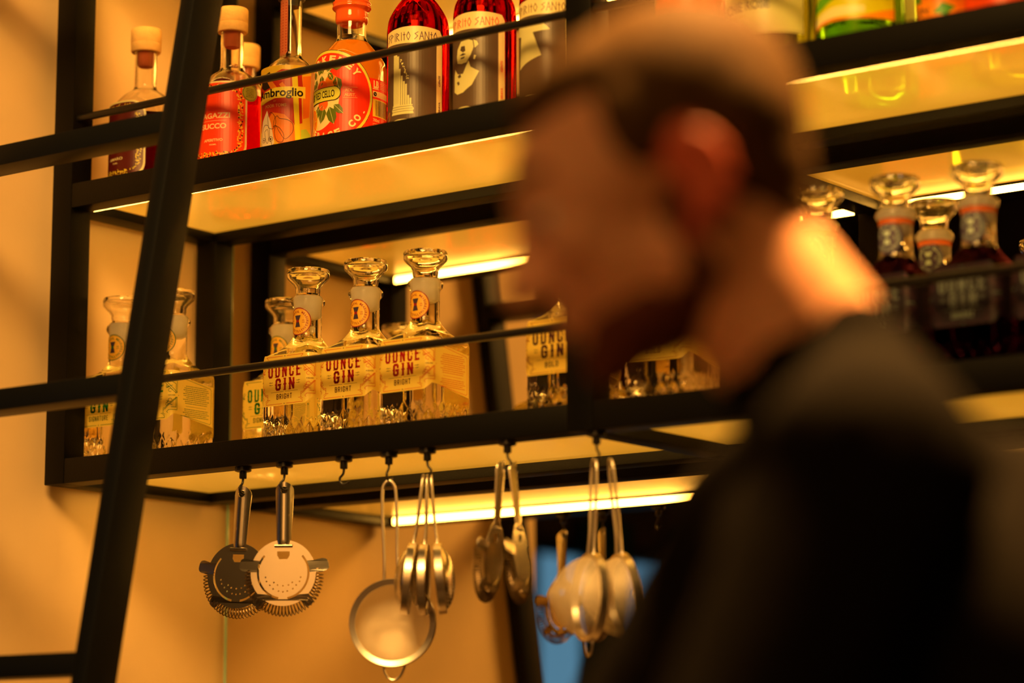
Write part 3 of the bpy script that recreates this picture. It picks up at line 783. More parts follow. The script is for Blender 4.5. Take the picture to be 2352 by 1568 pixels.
    P.build('back_label', lambda u, v, d: cyl_map(R)(u+.004, v+.012, d), root, step=.0035, eps=.00012)
    return root
cello(.497, .095)

# --- spirito santo bottles
GLY = {'S': [[(.9, .95), (.15, .75), (.8, .45), (.05, .05)]], 'P': [[(.1, 0), (.1, 1), (.8, .75), (.1, .5)]], 'I': [[(.5, 0), (.5, 1)]],
       'R': [[(.1, 0), (.1, 1), (.8, .75), (.1, .5), (.9, 0)]], 'T': [[(.5, 0), (.5, 1)], [(.1, .7), (.9, .7)]], 'O': [[(.5, 0), (.05, .5), (.5, 1), (.95, .5), (.5, 0)]],
       'A': [[(0, 0), (.5, 1), (1, 0)], [(.2, .4), (.8, .4)]], 'N': [[(.05, 0), (.05, 1), (.95, 0), (.95, 1)]]}
def glyphs(P, s, x0, x1, z0, h, m, wd, layer):
    tot = sum({' ': .55, 'I': .5, 'T': .75}.get(c, 1)*1.12 for c in s); k = (x1-x0)/tot; x = x0
    for c in s:
        w_ = {' ': .55, 'I': .5, 'T': .75}.get(c, 1)
        if c != ' ':
            for st in GLY[c]: P.stroke([(x+px*k*w_*.92, z0+pz*h) for px, pz in st], wd, m, layer)
        x += w_*1.12*k
def santo(X, Y, label, motif, ink, rz=0):
    R = .0430
    root = base_bottle('spirit_bottle', X, Y, label, round_bottle(R, .160, .216, .0150, .292, None, .228), glass('deep_red_bitter', (.80, .022, .010), 1.38), rz=rz)
    bm = bmesh.new(); lathe(bm, [(0, .285), (.0118, .285), (.0118, .2922), (.0175, .2924), (.0180, .294), (.0180, .315), (0, .3165)], 36)
    fin('stopper', bm, pbr('black_cap', (.02, .015, .012), .4), root, smooth=True)
    gry = paper('grey_label', srgb(92, 62, 46), .35); crm = paper('bone_label', srgb(252, 208, 140), .45); tx = paper('ink_'+ink[0], ink[1], .2)
    P = Print(); a, b = -.0430, .0480
    P.rect(a, b-.010, -.014, .1150, gry, 0); P.rect(b-.010, b, -.014, .1150, crm, 0)
    n = 20
    top = [(a+(b-a)*i/n, .1345+.0045*math.sin(PI*min(1, i/n*1.0))) for i in range(n+1)]
    P.poly([(a, .1155), (b, .1155)]+[(b, .128)]+[(x, z) for x, z in top[::-1]][1:], crm, 0)
    P.poly([(a, .1080)]+[(b-.010, .1080)]+[(b-.010, .1155), (a, .1155)], gry, 1)
    glyphs(P, 'SPIRITO SANTO', a+.004, b-.008, .1195, .0115, tx, .0009, 2)
    tip = paper('ink_'+ink[0]+'_small', ink[1], .2)
    P.text('BRAVA', b-.005, .0270, .0150, .0034, tip, 2, bold=.01, rot=PI/2); P.text('GENTE', b-.005, .0640, .0150, .0034, tip, 2, bold=.01, rot=PI/2)
    P.ell(-.012, .0035, .022, .0060, crm, 2, 24, 0, PI)
    lo = paper('bone_print', srgb(253, 216, 140), .5)
    if motif == 'column':
        P.poly([(-.0290, .0160), (.0060, .0160), (.0050, .0200), (.0060, .0230), (.0040, .0265), (.0045, .0290), (-.0270, .0290), (-.0265, .0265), (-.0285, .0230), (-.0275, .0200)], lo, 2)
        hts = (.100, .100, .098, .080, .070, .062, .058, .042, .038)
        for i, hz in enumerate(hts): P.rect(-.0255+i*.0032, -.0255+i*.0032+(.0026 if i > 2 else .0032), .0290, hz, lo, 2)
        for i in range(4): P.rect(-.0235+i*.0022, -.0233+i*.0022, .0310, .098, gry, 3)
        rnd = random.Random(3)
        for i in range(26):
            t = rnd.random(); P.ell(-.0140+.012*t+rnd.uniform(-.001, .001), .093-.030*t+rnd.uniform(-.002, .004), .0008, .0010, lo, 3, n=6)
        for z in (.0200, .0232, .0265): P.stroke([(-.0275, z), (.0045, z+.0003)], .0005, gry, 3)
        P.stroke([(-.040, .016), (-.034, .022), (-.034, .012), (-.040, .006)], .0008, paper('orange_ink', srgb(226, 110, 24), .4), 3)
    elif motif == 'bust':
        P.poly([(-.0160, .100), (-.0030, .101), (.0030, .099), (.0045, .090), (.0005, .080), (-.0060, .0700), (-.0150, .0690), (-.0230, .0710), (-.0245, .0800), (-.0230, .0900)], lo, 2)
        P.poly([(.0040, .1000), (.0090, .0980), (.0110, .0930), (.0060, .0885)], lo, 2); P.poly([(.0050, .0790), (.0080, .0780), (.0060, .0725), (.0040, .0735)], lo, 2)
        P.poly([(-.0290, .0640), (-.0220, .0560), (-.0120, .0550), (-.0030, .0720), (.0000, .0630), (.0120, .0560), (.0020, .0380), (-.0120, .0290), (-.0230, .0280), (-.0310, .0330), (-.0310, .0560)], lo, 2)
        P.poly([(-.0150, .0930), (-.0090, .0930), (-.0080, .0860), (-.0120, .0845), (-.0170, .0880)], gry, 3); P.poly([(-.0180, .0810), (-.0120, .0835), (-.0070, .0815), (-.0120, .0800)], gry, 3)
        P.poly([(-.0160, .0775), (-.0090, .0785), (-.0100, .0760), (-.0160, .0755)], gry, 3); P.poly([(-.0220, .0530), (-.0170, .0560), (-.0150, .0510), (-.0200, .0500)], gry, 3); P.poly([(-.0240, .0450), (-.0200, .0460), (-.0180, .0420), (-.0210, .0400)], gry, 3)
    else:
        P.poly([(-.040, .104), (.006, .106), (.018, .094), (-.006, .092), (.006, .060), (-.018, .052), (-.034, .046), (-.030, .090), (-.040, .092)], lo, 2)
    P.build('label', lambda u, v, d: cyl_map(R)(u, v+.020, d), root, step=.004)
    return root
santo(.618, .095, 'red bitter bottle whose grey label shows a broken fluted column', 'column', ('violet', srgb(60, 20, 60)), 24)
santo(.734, .095, 'red bitter bottle whose grey label shows a classical bust', 'bust', ('scarlet', srgb(220, 50, 20)), 12)
santo(.846, .095, 'bottle with grey and bone label beside the middle post, above the man\'s hair', 'robe', ('olive', srgb(120, 80, 30)), 10)

# --- bottles at the right end of the upper shelf
def plain_bottle(name, X, Y, label, R, liq, labfn, gl=None, zb=.13, zn=.18, rn=.016, zt=.25, level=.17, rz=0, cap=(.05, .03, .02)):
    root = base_bottle(name, X, Y, label, round_bottle(R, zb, zn, rn, zt, None, level), liq, gl, rz)
    bm = bmesh.new(); lathe(bm, [(0, zt-.008), (rn-.004, zt-.008), (rn-.004, zt+.0002), (rn+.003, zt+.0004), (rn+.003, zt+.028), (0, zt+.029)], 32)
    fin('stopper', bm, pbr('cap_%d' % (X*1000), cap, .5), root, smooth=True)
    P = Print(); labfn(P); P.build('label', cyl_map(R), root, step=.004)
    return root
def l_orange(P): P.rect(-.06, .06, .012, .12, paper('plain_orange', srgb(245, 110, 20), .5), 0)
def l_rose(P):
    crm = paper('rose_cream', srgb(252, 222, 140), .5); dk = paper('rose_ink', srgb(70, 50, 30), .2); g = paper('rose_gold', srgb(226, 180, 60), .4)
    n = 24; P.poly([(-.085, .0490), (.085, .0490), (.085, .140), (-.085, .140)], crm, 0)
    P.text('LOUCHIE ROSE', -.006, .0860, .090, .0120, dk, 1, bold=.03); P.text('DISTILLED GIN', -.012, .0740, .040, .0030, g, 1, bold=.01)
    P.stroke([(-.085, .0510), (.085, .0510)], .0006, dk, 1)
def l_green(P):
    y = paper('lime_yellow', srgb(250, 200, 20), .5); o = paper('lime_orange', srgb(250, 140, 16), .5); w_ = paper('lime_cream', srgb(252, 226, 150), .5); g = paper('lime_green', srgb(120, 165, 30), .5)
    P.rect(-.08, .08, .044, .130, y, 0)
    P.poly([(-.06, .040), (-.02, .050), (.03, .046), (.08, .058), (.08, .044), (-.06, .044)], o, 1); P.poly([(-.05, .052), (.0, .062), (.04, .060), (.04, .052), (-.05, .044)], w_, 2)
    P.poly([(-.06, .060), (-.03, .078), (.02, .080), (-.02, .064)], g, 2); P.poly([(.03, .07), (.07, .09), (.07, .07)], g, 2)
def l_leafy(P):
    o = paper('tangerine', srgb(248, 140, 30), .5); g = paper('leaf_green', srgb(70, 130, 40), .4); dk = paper('rose_ink', srgb(70, 50, 30), .2)
    P.rect(-.05, .05, .008, .120, o, 0); P.text('ROSE', -.012, .0290, .030, .0090, dk, 1, bold=.02)
    P.poly([(.006, .046), (.018, .058), (.034, .052), (.022, .042)], g, 1); P.poly([(.004, .034), (.010, .040), (.012, .024)], g, 1); P.poly([(-.030, .066), (-.014, .074), (-.010, .060)], g, 1)
    P.text('GIN', -.012, .050, .026, .010, dk, 1, bold=.02)
def l_red(P): P.rect(-.06, .06, .030, .120, paper('plain_red', srgb(235, 70, 16), .5), 0)
plain_bottle('liqueur_bottle', 1.066, .100, 'plain orange liqueur bottle half hidden behind the back of the man\'s head', .047, cloudy('cloudy_tangerine', srgb(255, 150, 20), .7), l_orange)
plain_bottle('spirit_bottle', 1.183, .100, 'wide bottle with cream rose label and green glass base, above the man\'s crown', .0555, glass('green_base_glass', (.62, .70, .16), 1.4), l_rose, rz=-10)
plain_bottle('spirit_bottle', 1.312, .100, 'wide bottle with yellow label and bright green base on the right of the upper shelf', .0535, glass('lime_glass', (.50, .82, .12), 1.4), l_green, rz=-8)
plain_bottle('spirit_bottle', 1.413, .125, 'slim bottle with tangerine label and green leaves near the upper right corner', .0330, cloudy('cloudy_tangerine', srgb(255, 150, 20), .7), l_leafy, rz=-8)
plain_bottle('liqueur_bottle', 1.508, .105, 'red-orange bottle in the upper right corner beside the tangerine label', .0500, glass('red_aperitif', (.92, .035, .012), 1.38), l_red, rz=-8)
# pale bottles further back whose feet show through the frosted shelf
for X, Y, gl, lb in ((1.255, .245, 'lime_glass', 'green glass bottle in the back row of the upper right shelf, above the dark gin'), (1.44, .250, 'green_base_glass', 'olive glass bottle in the back row at the upper right corner')):
    plain_bottle('spirit_bottle', X, Y, lb, .050, MATS[gl], l_rose, rz=0)

# ------------------------------------------------------------------ hooks and bar tools
HY = .016
def hook_at(X, turn, label):
    root = empty('utensil_hook', (X, HY, zz(-TZ)), label, 'hook', 'black hooks under the lower shelf', (0, 0, math.radians(turn)))
    bm = bmesh.new(); lathe(bm, [(0, 0), (.0115, 0), (.0115, -.0055), (.0095, -.0065), (0, -.0065)], 24); fin('mount_plate', bm, M_rod, root, smooth=True)
    bm = bmesh.new(); lathe(bm, [(0, -.0065), (.0052, -.0065), (.0052, -.0150), (.0045, -.0160), (0, -.0160)], 20); fin('screw_barrel', bm, M_rod, root, smooth=True)
    pts = [(0, 0, -.0155), (0, 0, -.019), (-.0012, 0, -.023), (-.0044, 0, -.0265)]
    c = (0.0012, -.0300); r = .0068
    for i in range(13):
        a = PI*.86+i*(PI*1.02)/12; pts.append((c[0]+r*math.cos(a), 0, c[1]+r*math.sin(a)))
    bm = bmesh.new(); tube(bm, smooth_prof(pts, 3), .0017, 10); fin('hook_wire', bm, M_rod, root, smooth=True)
    return root
HB = -TZ-.0365       # inside bottom of the hook
hooks = [(.377, 80, 'hook holding the strainer nearest the ladder'), (.453, 60, 'hook holding the brighter front-facing strainer'), (.559, 20, 'empty hook with nothing on it'),
         (.637, 100, 'hook holding the round fine sieve'), (.702, 190, 'hook holding the stack of perforated spoons'), (.833, 180, 'hook holding the two side-on coil strainers'), (.972, 160, 'hook holding the two cone sieves beside the man\'s arm')]
for X, t, l in hooks: hook_at(X, t, 'black steel '+l)

def curve_plate(outline, holes, ext=.0007):
    """flat plate in XZ with real holes"""
    cu = bpy.data.curves.new('t', 'CURVE'); cu.dimensions = '2D'; cu.fill_mode = 'BOTH'; cu.extrude = ext
    for lp in [outline]+holes:
        sp = cu.splines.new('POLY'); sp.points.add(len(lp)-1)
        for i, (x, y) in enumerate(lp): sp.points[i].co = (x, y, 0, 1)
        sp.use_cyclic_u = True
    ob = bpy.data.objects.new('t', cu); me = bpy.data.meshes.new_from_object(ob)
    bpy.data.objects.remove(ob); bpy.data.curves.remove(cu)
    bm = bmesh.new(); bm.from_mesh(me); bpy.data.meshes.remove(me)
    for v in bm.verts: v.co = Vector((v.co.x, v.co.z, v.co.y))
    bmesh.ops.remove_doubles(bm, verts=bm.verts, dist=1e-6)
    return bm
def circ(cx, cy, r, n=14): return [(cx+r*math.cos(2*PI*i/n), cy+r*math.sin(2*PI*i/n)) for i in range(n)]
def hawthorne():
    root = empty('hawthorne_strainer', (0, 0, 0)); cz = -.1180; R = .0445
    # plate outline with four ears
    ears = {12: (.0175, .0080), 168: (.0175, .0080), -48: (.0120, .0065), -132: (.0120, .0065)}
    out = []
    for i in range(240):
        a = 360*i/240-180; r = R
        for ea, (ext, hwid) in ears.items():
            da = abs((a-ea+180) % 360-180); lat = R*math.radians(da)
            if lat < hwid: r = R+ext*math.sqrt(max(0, 1-(lat/hwid)**4))
        out.append((r*math.cos(math.radians(a)), cz+r*math.sin(math.radians(a))))
    holes = []
    def arcslot(r, wd, a0, a1, n=24):
        o = [(math.radians(a0+(a1-a0)*i/n)) for i in range(n+1)]
        return [((r+wd)*math.cos(a), cz+(r+wd)*math.sin(a)) for a in o]+[((r-wd)*math.cos(a), cz+(r-wd)*math.sin(a)) for a in o[::-1]]
    holes.append(arcslot(.0345, .0014, -80, 42)); holes.append(arcslot(.0345, .0014, 138, 260))
    for x, z in ((-.024, -.006), (-.0225, -.0115), (-.018, -.0165), (-.0125, -.013), (-.0075, -.0165), (0, -.0175), (.0075, -.0165), (.0125, -.013), (.018, -.0165), (.0225, -.0115), (.024, -.006),
                 (-.0135, -.0215), (-.0060, -.0245), (0, -.0255), (.0060, -.0245), (.0135, -.0215)):
        holes.append(circ(x, cz+z, .0012, 10))
    holes.append([(-.0085, cz+.0290), (.0085, cz+.0290), (.0085, cz+.0235), (.0055, cz+.0185), (-.0055, cz+.0185), (-.0085, cz+.0235)])
    bm = curve_plate(out, holes)
    for v in bm.verts:
        r = math.hypot(v.co.x, v.co.z-cz)
        if r > R+.001: v.co.y += (r-R)*.35
    fin('plate', bm, M_chrome, root)
    # handle: a trough bent along its length
    hz0, hz1 = cz+.036, .0045
    out = []
    for i in range(13): t = i/12; out.append((.0095+.0030*t, hz0+(hz1-.012-hz0)*t))
    for i in range(1, 16): a = PI*i/16; out.append((.0125*math.cos(a), hz1-.012+.0125*math.sin(a)))
    for i in range(13): t = 1-i/12; out.append((-.0095-.0030*t, hz0+(hz1-.012-hz0)*t))
    bm = curve_plate(out, [circ(0, -.0030-.0030, .0048, 16)], .0008)
    for x in (-.009, -.006, -.003, 0, .003, .006, .009):
        bmesh.ops.bisect_plane(bm, geom=bm.verts[:]+bm.edges[:]+bm.faces[:], plane_co=(x, 0, 0), plane_no=(1, 0, 0))
    for z in (-.02, -.04, -.055, -.07): bmesh.ops.bisect_plane(bm, geom=bm.verts[:]+bm.edges[:]+bm.faces[:], plane_co=(0, 0, z), plane_no=(0, 0, 1))
    for v in bm.verts: v.co.y += -.0030+42*v.co.x**2+.0012*(1 if v.co.z < hz0+.004 else 0)
    fin('handle', bm, M_chrome, root, smooth=True)
    # crossbar under the handle and four tabs
    bm = bmesh.new(); tube(bm, [(-.012, -.002, hz0+.0005), (.012, -.002, hz0+.0005)], .0022, 10); fin('handle_joint', bm, M_chrome, root, smooth=True)
    # coil spring along the lower rim, behind the plate
    bm = bmesh.new(); pts = []; turns = 38; per = 10; a0, a1 = math.radians(172), math.radians(368)
    for i in range(turns*per+1):
        t = i/(turns*per); a = a0+(a1-a0)*t; ph = 2*PI*turns*t; rr = R+.0010+.0070*math.cos(ph)+.0055*math.sin(PI*t)
        pts.append((rr*math.cos(a), .0075+.0060*math.sin(ph), cz+rr*math.sin(a)))
    tube(bm, pts, .00085, 5); fin('coil_spring', bm, pbr('spring_wire', (.20, .14, .08), .35, 1), root, smooth=True)
    return root
def sieve(R=.055, depth=.030, hl=.130, cone=False, wire=.0021, perf=False, hw=.0085):
    """hangs from its wire handle; the round frame lies in the XZ plane and the bowl swells to +Y"""
    root = empty('mesh_sieve', (0, 0, 0)); cz = -hl-R
    bm = bmesh.new()
    n = 56; prof = [(-.0040, -.0010), (-.0035, -.0022), (.0036, -.0040), (.0046, -.0030), (.0040, .0060), (-.0005, .0062)]
    rings = [[bm.verts.new(((R-.002+p[0])*math.cos(2*PI*i/n), p[1], cz+(R-.002+p[0])*math.sin(2*PI*i/n))) for p in prof] for i in range(n)]
    for i in range(n):
        a, b = rings[i], rings[(i+1) % n]
        for k in range(len(prof)): bm.faces.new((a[k], b[k], b[(k+1) % len(prof)], a[(k+1) % len(prof)]))
    fin('rim', bm, M_brush, root, smooth=True)
    bm = bmesh.new(); rows = []; m = 12
    for j in range(m+1):
        t = j/m
        if cone: r = (R-.002)*(1-t**2.1); y = depth*t*(1.15-.15*t)
        else: r = (R-.002)*math.cos(t*PI/2); y = depth*math.sin(t*PI/2)
        if r < 1e-5: rows.append([bm.verts.new((0, y, cz))]); continue
        rows.append([bm.verts.new((r*math.cos(2*PI*i/n), y, cz+r*math.sin(2*PI*i/n))) for i in range(n)])
    for a, b in zip(rows, rows[1:]):
        for i in range(n):
            if len(b) == 1: bm.faces.new((a[i], a[(i+1) % n], b[0]))
            else: bm.faces.new((a[i], a[(i+1) % n], b[(i+1) % n], b[i]))
    if not perf and not cone:
        for v in bm.verts: v.co.y += .0018*noise.noise(v.co*60)
    fin('perforated_bowl' if perf else 'mesh_bowl', bm, M_perf if perf else M_mesh, root, smooth='all')
    pts = [(-hw-.0025, .001, cz+R*.985), (-hw-.001, .001, -hl+.006), (-hw, 0, -hl*.75), (-hw-.001, 0, -hl*.4), (-hw-.0005, 0, -.016), (-hw*.75, 0, -.004), (0, 0, .0015), (hw*.75, 0, -.004), (hw+.0005, 0, -.016), (hw+.001, 0, -hl*.4), (hw, 0, -hl*.75), (hw+.001, .001, -hl+.006), (hw+.0025, .001, cz+R*.985)]
    bm = bmesh.new(); tube(bm, smooth_prof(pts, 4), wire, 10); fin('wire_handle', bm, M_brush, root, smooth=True)
    if not perf:
        pts = [(-.012, .001, cz-R*.97), (-.013, .001, cz-R-.006), (-.008, .001, cz-R-.016), (.0, .001, cz-R-.019), (.008, .001, cz-R-.014), (.013, .001, cz-R-.005), (.015, .001, cz-R*.96)]
        bm = bmesh.new(); tube(bm, smooth_prof(pts, 4), .0016, 8); fin('rest_loop', bm, M_brush, root, smooth=True)
    return root
def perf_mat():
    m, t, o = nt('perforated_steel')
    tc = t.nodes.new('ShaderNodeTexCoord'); v = t.nodes.new('ShaderNodeTexVoronoi'); v.inputs['Scale'].default_value = 230; v.inputs['Randomness'].default_value = .1
    c = t.nodes.new('ShaderNodeMath'); c.operation = 'LESS_THAN'; c.inputs[1].default_value = .30
    p = t.nodes.new('ShaderNodeBsdfPrincipled'); p.inputs['Base Color'].default_value = (.7, .64, .56, 1); p.inputs['Metallic'].default_value = 1; p.inputs['Roughness'].default_value = .25
    tr = t.nodes.new('ShaderNodeBsdfTransparent'); mx = t.nodes.new('ShaderNodeMixShader')
    t.links.new(tc.outputs['Object'], v.inputs['Vector']); t.links.new(v.outputs['Distance'], c.inputs[0]); t.links.new(c.outputs[0], mx.inputs[0])
    t.links.new(p.outputs[0], mx.inputs[1]); t.links.new(tr.outputs[0], mx.inputs[2]); t.links.new(mx.outputs[0], o.inputs[0]); return m
M_perf = perf_mat()
def hang(root, X, dz, rz, tilt, label, cat, dy=0, roll=0, group=None):
    root.location = (X, HY+dy, zz(HB)+dz); root.rotation_euler = (math.radians(tilt), math.radians(roll), math.radians(rz)); root['label'] = label; root['category'] = cat
    if group: root['group'] = group
    return root
GT = 'strainers hanging from the hooks'
h0 = hawthorne()
hang(h0, .377, .0055, 18, 0, 'steel coil-rimmed cocktail strainer on the hook nearest the ladder, overlapped by its neighbour', 'strainer', roll=3, group=GT)
hang(copy_tree(h0), .4535, .0055, 32, 0, 'bright steel coil-rimmed cocktail strainer facing the camera on the second hook', 'strainer', roll=0, group=GT)
hang(copy_tree(h0), .829, .006, 112, 5, 'steel cocktail strainer seen almost edge-on, left of the pair on the sixth hook', 'strainer', dy=-.006, roll=0, group=GT)
hang(copy_tree(h0), .838, .005, 114, -5, 'steel cocktail strainer seen edge-on, right of the pair on the sixth hook', 'strainer', dy=.006, roll=0, group=GT)
s0 = sieve()
hang(s0, .637, -.002, 30, 0, 'round fine-mesh sieve with two-wire handle hanging alone in the middle', 'sieve', roll=-2, group=GT)
j0 = sieve(R=.0440, depth=.020, hl=.090, perf=True, wire=.0016, hw=.0075); j0.name = 'julep_strainer'
hang(j0, .700, 0, 126, 7, 'perforated spoon strainer seen edge-on, left of the stack on the fifth hook', 'strainer', dy=-.006, group=GT)
hang(copy_tree(j0), .702, 0, 124, 1, 'perforated spoon strainer seen edge-on, in the middle of the stack on the fifth hook', 'strainer', group=GT)
hang(copy_tree(j0), .705, .001, -54, 5, 'perforated spoon strainer, right of the stack on the fifth hook, bowl leaning out', 'strainer', dy=.004, group=GT)
c0 = sieve(R=.0520, depth=.056, hl=.118, cone=True, wire=.0019); c0.name = 'cone_sieve'
hang(c0, .974, 0, 146, 2, 'large cone-shaped fine-mesh sieve hanging beside the man\'s arm, its mesh cone towards the ladder', 'sieve', dy=-.008, group=GT)
hang(copy_tree(c0), .984, .001, 143, -6, 'cone-shaped sieve hanging behind the larger cone sieve beside the man\'s arm', 'sieve', dy=.012, group=GT)

# ------------------------------------------------------------------ the man
M_skin = pbr('skin', srgb(226, 166, 130), .5, 0, .4, var=.12, vscale=14)
M_skin.node_tree.nodes['Principled BSDF'].inputs['Subsurface Weight'].default_value = .25
M_skin.node_tree.nodes['Principled BSDF'].inputs['Subsurface Radius'].default_value = (.03, .008, .004)
M_skin.node_tree.nodes['Principled BSDF'].inputs['Subsurface Scale'].default_value = .3
M_ear = pbr('ear_skin', srgb(205, 92, 66), .5, 0, .4)
M_hair = pbr('brown_hair', srgb(78, 55, 25), .75, 0, .08, bump=.3, bscale=700, var=.3, vscale=90)
M_beard = pbr('beard_hair', srgb(96, 50, 26), .8, 0, .2, bump=.5, bscale=400, var=.25, vscale=120)
M_shirt = pbr('charcoal_cotton', srgb(22, 20, 19), .95, 0, .02, bump=.3, bscale=300)
M_trouser = pbr('black_trousers', srgb(22, 22, 24), .9, 0, .1)
M_shoe = pbr('black_shoes', srgb(14, 13, 12), .5)
def ico(bm, c, r, rot=None, sub=3):
    m = Matrix.Translation(Vector(c)) @ (rot if rot else Matrix.Identity(4)) @ Matrix.Diagonal((*([r]*3 if not isinstance(r, (tuple, list)) else r), 1))
    bmesh.ops.create_icosphere(bm, subdivisions=sub, radius=1, matrix=m)
def limb(bm, a, b, ra, rb, n=None):
    a, b = Vector(a), Vector(b); L = (b-a).length; n = n or max(4, int(L/(min(ra, rb)*.35)))
    for i in range(n+1):
        t = i/n; ico(bm, a+(b-a)*t, ra+(rb-ra)*t, sub=2)
def remesh(name, bm, vox, mat, parent, smooth=8, M=None):
    me = bpy.data.meshes.new('t'); bm.to_mesh(me); bm.free()
    ob = bpy.data.objects.new('t', me); COL.objects.link(ob)
    r = ob.modifiers.new('r', 'REMESH'); r.mode = 'VOXEL'; r.voxel_size = vox
    s = ob.modifiers.new('s', 'SMOOTH'); s.iterations = smooth; s.factor = .5
    dg = bpy.context.evaluated_depsgraph_get(); dg.update()
    m2 = bpy.data.meshes.new_from_object(ob.evaluated_get(dg)); bpy.data.objects.remove(ob); bpy.data.meshes.remove(me)
    for p in m2.polygons: p.use_smooth = True
    m2.materials.clear(); m2.name = name
    return link(name, m2, mat, parent)
HEADP = Vector((1.921, -1.250, Z0-.088))
man = empty('person', (HEADP.x, HEADP.y, 0), 'bearded man with short brown hair and dark shirt leaning forward, out of focus', 'person')
man.rotation_euler = (0, 0, .6478+PI+math.radians(4))
HZ = HEADP.z
TILT = Matrix.Rotation(math.radians(24), 4, 'Y')      # bow the head forward
def hp(x, y, z):                                       # head space -> person space
    v = TILT @ Vector((x, y, z)); return Vector((v.x+.004, v.y, v.z+HZ))
def hico(bm, c, r, rot=None, sub=3):
    m = Matrix.Translation(hp(*c)) @ TILT @ (rot if rot else Matrix.Identity(4)) @ Matrix.Diagonal((*([r]*3 if not isinstance(r, (tuple, list)) else r), 1))
    bmesh.ops.create_icosphere(bm, subdivisions=sub, radius=1, matrix=m)
b = bmesh.new()
hico(b, (-.016, 0, .030), (.093, .074, .077), sub=4)         # cranium
hico(b, (.030, 0, .010), (.064, .063, .070))                 # forehead and face
hico(b, (.038, 0, -.035), (.054, .056, .062))
hico(b, (.030, 0, -.072), (.052, .050, .034))                # jaw
hico(b, (.074, 0, -.092), (.018, .022, .019))                # chin
hico(b, (.082, 0, .022), (.014, .046, .010))                 # brow
for t in range(7):
    k = t/6; hico(b, (.088+.024*k, 0, .008-.040*k), .0085+.0045*k, sub=2)   # nose
for s in (-1, 1):
    hico(b, (.100, s*.010, -.034), .0085, sub=2)
    hico(b, (.070, s*.036, -.022), (.020, .020, .020), sub=2)  # cheeks
    hico(b, (.006, s*.058, -.060), (.030, .012, .026), sub=2)  # jaw corner
[hico(b, (.0735, s*.031, .0095), (.0140, .0150, .0095), sub=2) for s in (-1, 1)]; hico(b, (.088, 0, -.056), (.012, .023, .006), sub=2); hico(b, (.086, 0, -.066), (.011, .020, .0065), sub=2)
# ears joined to the skull
for s in (-1, 1):
    for i in range(14):
        a = math.radians(-110+i*24); hico(b, (-.012+.015*math.cos(a)-.006, s*(.079-.004*math.cos(a)), -.016+.026*math.sin(a)), .0064, sub=2)
    hico(b, (-.012, s*.0735, -.016), (.014, .0070, .023), sub=2); hico(b, (.000, s*.077, -.043), (.008, .006, .009), sub=2)
# neck, leaning forward out of the shoulders
P_ = lambda x, y, z: Vector((x, y, HZ+z))
limb(b, hp(-.020, 0, -.035), P_(-.135, 0, -.165), .060, .064)
ico(b, P_(-.150, 0, -.205), (.075, .120, .050))
SH = {s: P_(-.100, s*.175, -.215) for s in (-1, 1)}
for s in (-1, 1): limb(b, P_(-.125, s*.06, -.180), SH[s], .056, .062)
ico(b, P_(-.175, 0, -.330), (.115, .175, .150), Matrix.Rotation(math.radians(30), 4, 'Y'))
ico(b, P_(-.300, 0, -.490), (.115, .150, .155), Matrix.Rotation(math.radians(25), 4, 'Y'))
ico(b, P_(-.370, 0, -.650), (.110, .160, .120))
EL = {1: P_(.012, .225, -.450), -1: P_(.045, -.220, -.450)}
WR = {1: P_(.260, .150, -.540), -1: P_(.270, -.120, -.530)}
hands = []
for s in (-1, 1):
    limb(b, SH[s], EL[s], .056, .044); limb(b, EL[s], WR[s], .042, .027)
    d = (WR[s]-EL[s]).normalized(); side = Vector((0, -s, 0)); side = (side-d*side.dot(d)).normalized(); up = d.cross(side).normalized()
    if up.z < 0: up = -up
    pc = WR[s]+d*.045
    for k in range(5): limb(b, WR[s]+side*(k-2)*.004, pc+d*.035+side*(k-2)*.015, .015, .012, 8)
    for k, L in enumerate((.072, .082, .078, .062)):
        p = pc+d*.040+side*(1.5-k)*.019; dr = (d*.9-up*.15).normalized(); rr = .0088
        for j, fr in enumerate((.45, .30, .25)):
            q = p+dr*L*fr; limb(b, p, q, rr, rr*.93, 5); p = q; rr *= .93; dr = (dr-up*.42).normalized()
    p = WR[s]+d*.030+side*.022; dr = (d*.7+side*.7).normalized()
    for fr, r0 in ((.034, .0115), (.030, .0100), (.024, .0090)): q = p+dr*fr; limb(b, p, q, r0, r0*.95, 5); p = q; dr = (dr+d*.5-up*.15).normalized()
HP = {s: P_(-.385, s*.095, -.700) for s in (-1, 1)}
for s in (-1, 1):
    kn = Vector((-.320, s*.115, .500)); an = Vector((-.400, s*.120, .090))
    limb(b, HP[s], kn, .082, .056); limb(b, kn, an, .054, .040)
    limb(b, (-.415, s*.120, .050), (-.270, s*.135, .035), .038, .030, 8)
body = remesh('body', b, .0056, M_skin, man, 6)
# ears redder than the face
body.data.materials.append(M_ear)
inv = TILT.inverted()
for p in body.data.polygons:
    c = p.center; v = inv @ Vector((c.x-.004, c.y, c.z-HZ))
    if abs(v.y) > .068 and -.045 < v.x < .016 and -.055 < v.z < .022: p.material_index = 1
# eyes with lids
for s in (-1, 1):
    e = bmesh.new(); hico(e, (.0735, s*.031, .003), .0125, sub=3)
    fin('eye', e, pbr('eye_white', (.7, .66, .6), .15), man, smooth='all')
    e = bmesh.new(); hico(e, (.0845, s*.0315, -.0015), (.0024, .0052, .0052), sub=2); fin('iris', e, pbr('iris_brown', (.06, .03, .015), .1), man, smooth='all')
    e = bmesh.new()
    for i in range(17): t = i/16; hico(e, (.0935-9.5*(.014+.034*t)**2, s*(.014+.034*t), .0285+.004*math.sin(PI*t)), (.0035, .0042, .0034), sub=1)
    fin('eyebrow', e, M_hair, man, smooth='all')
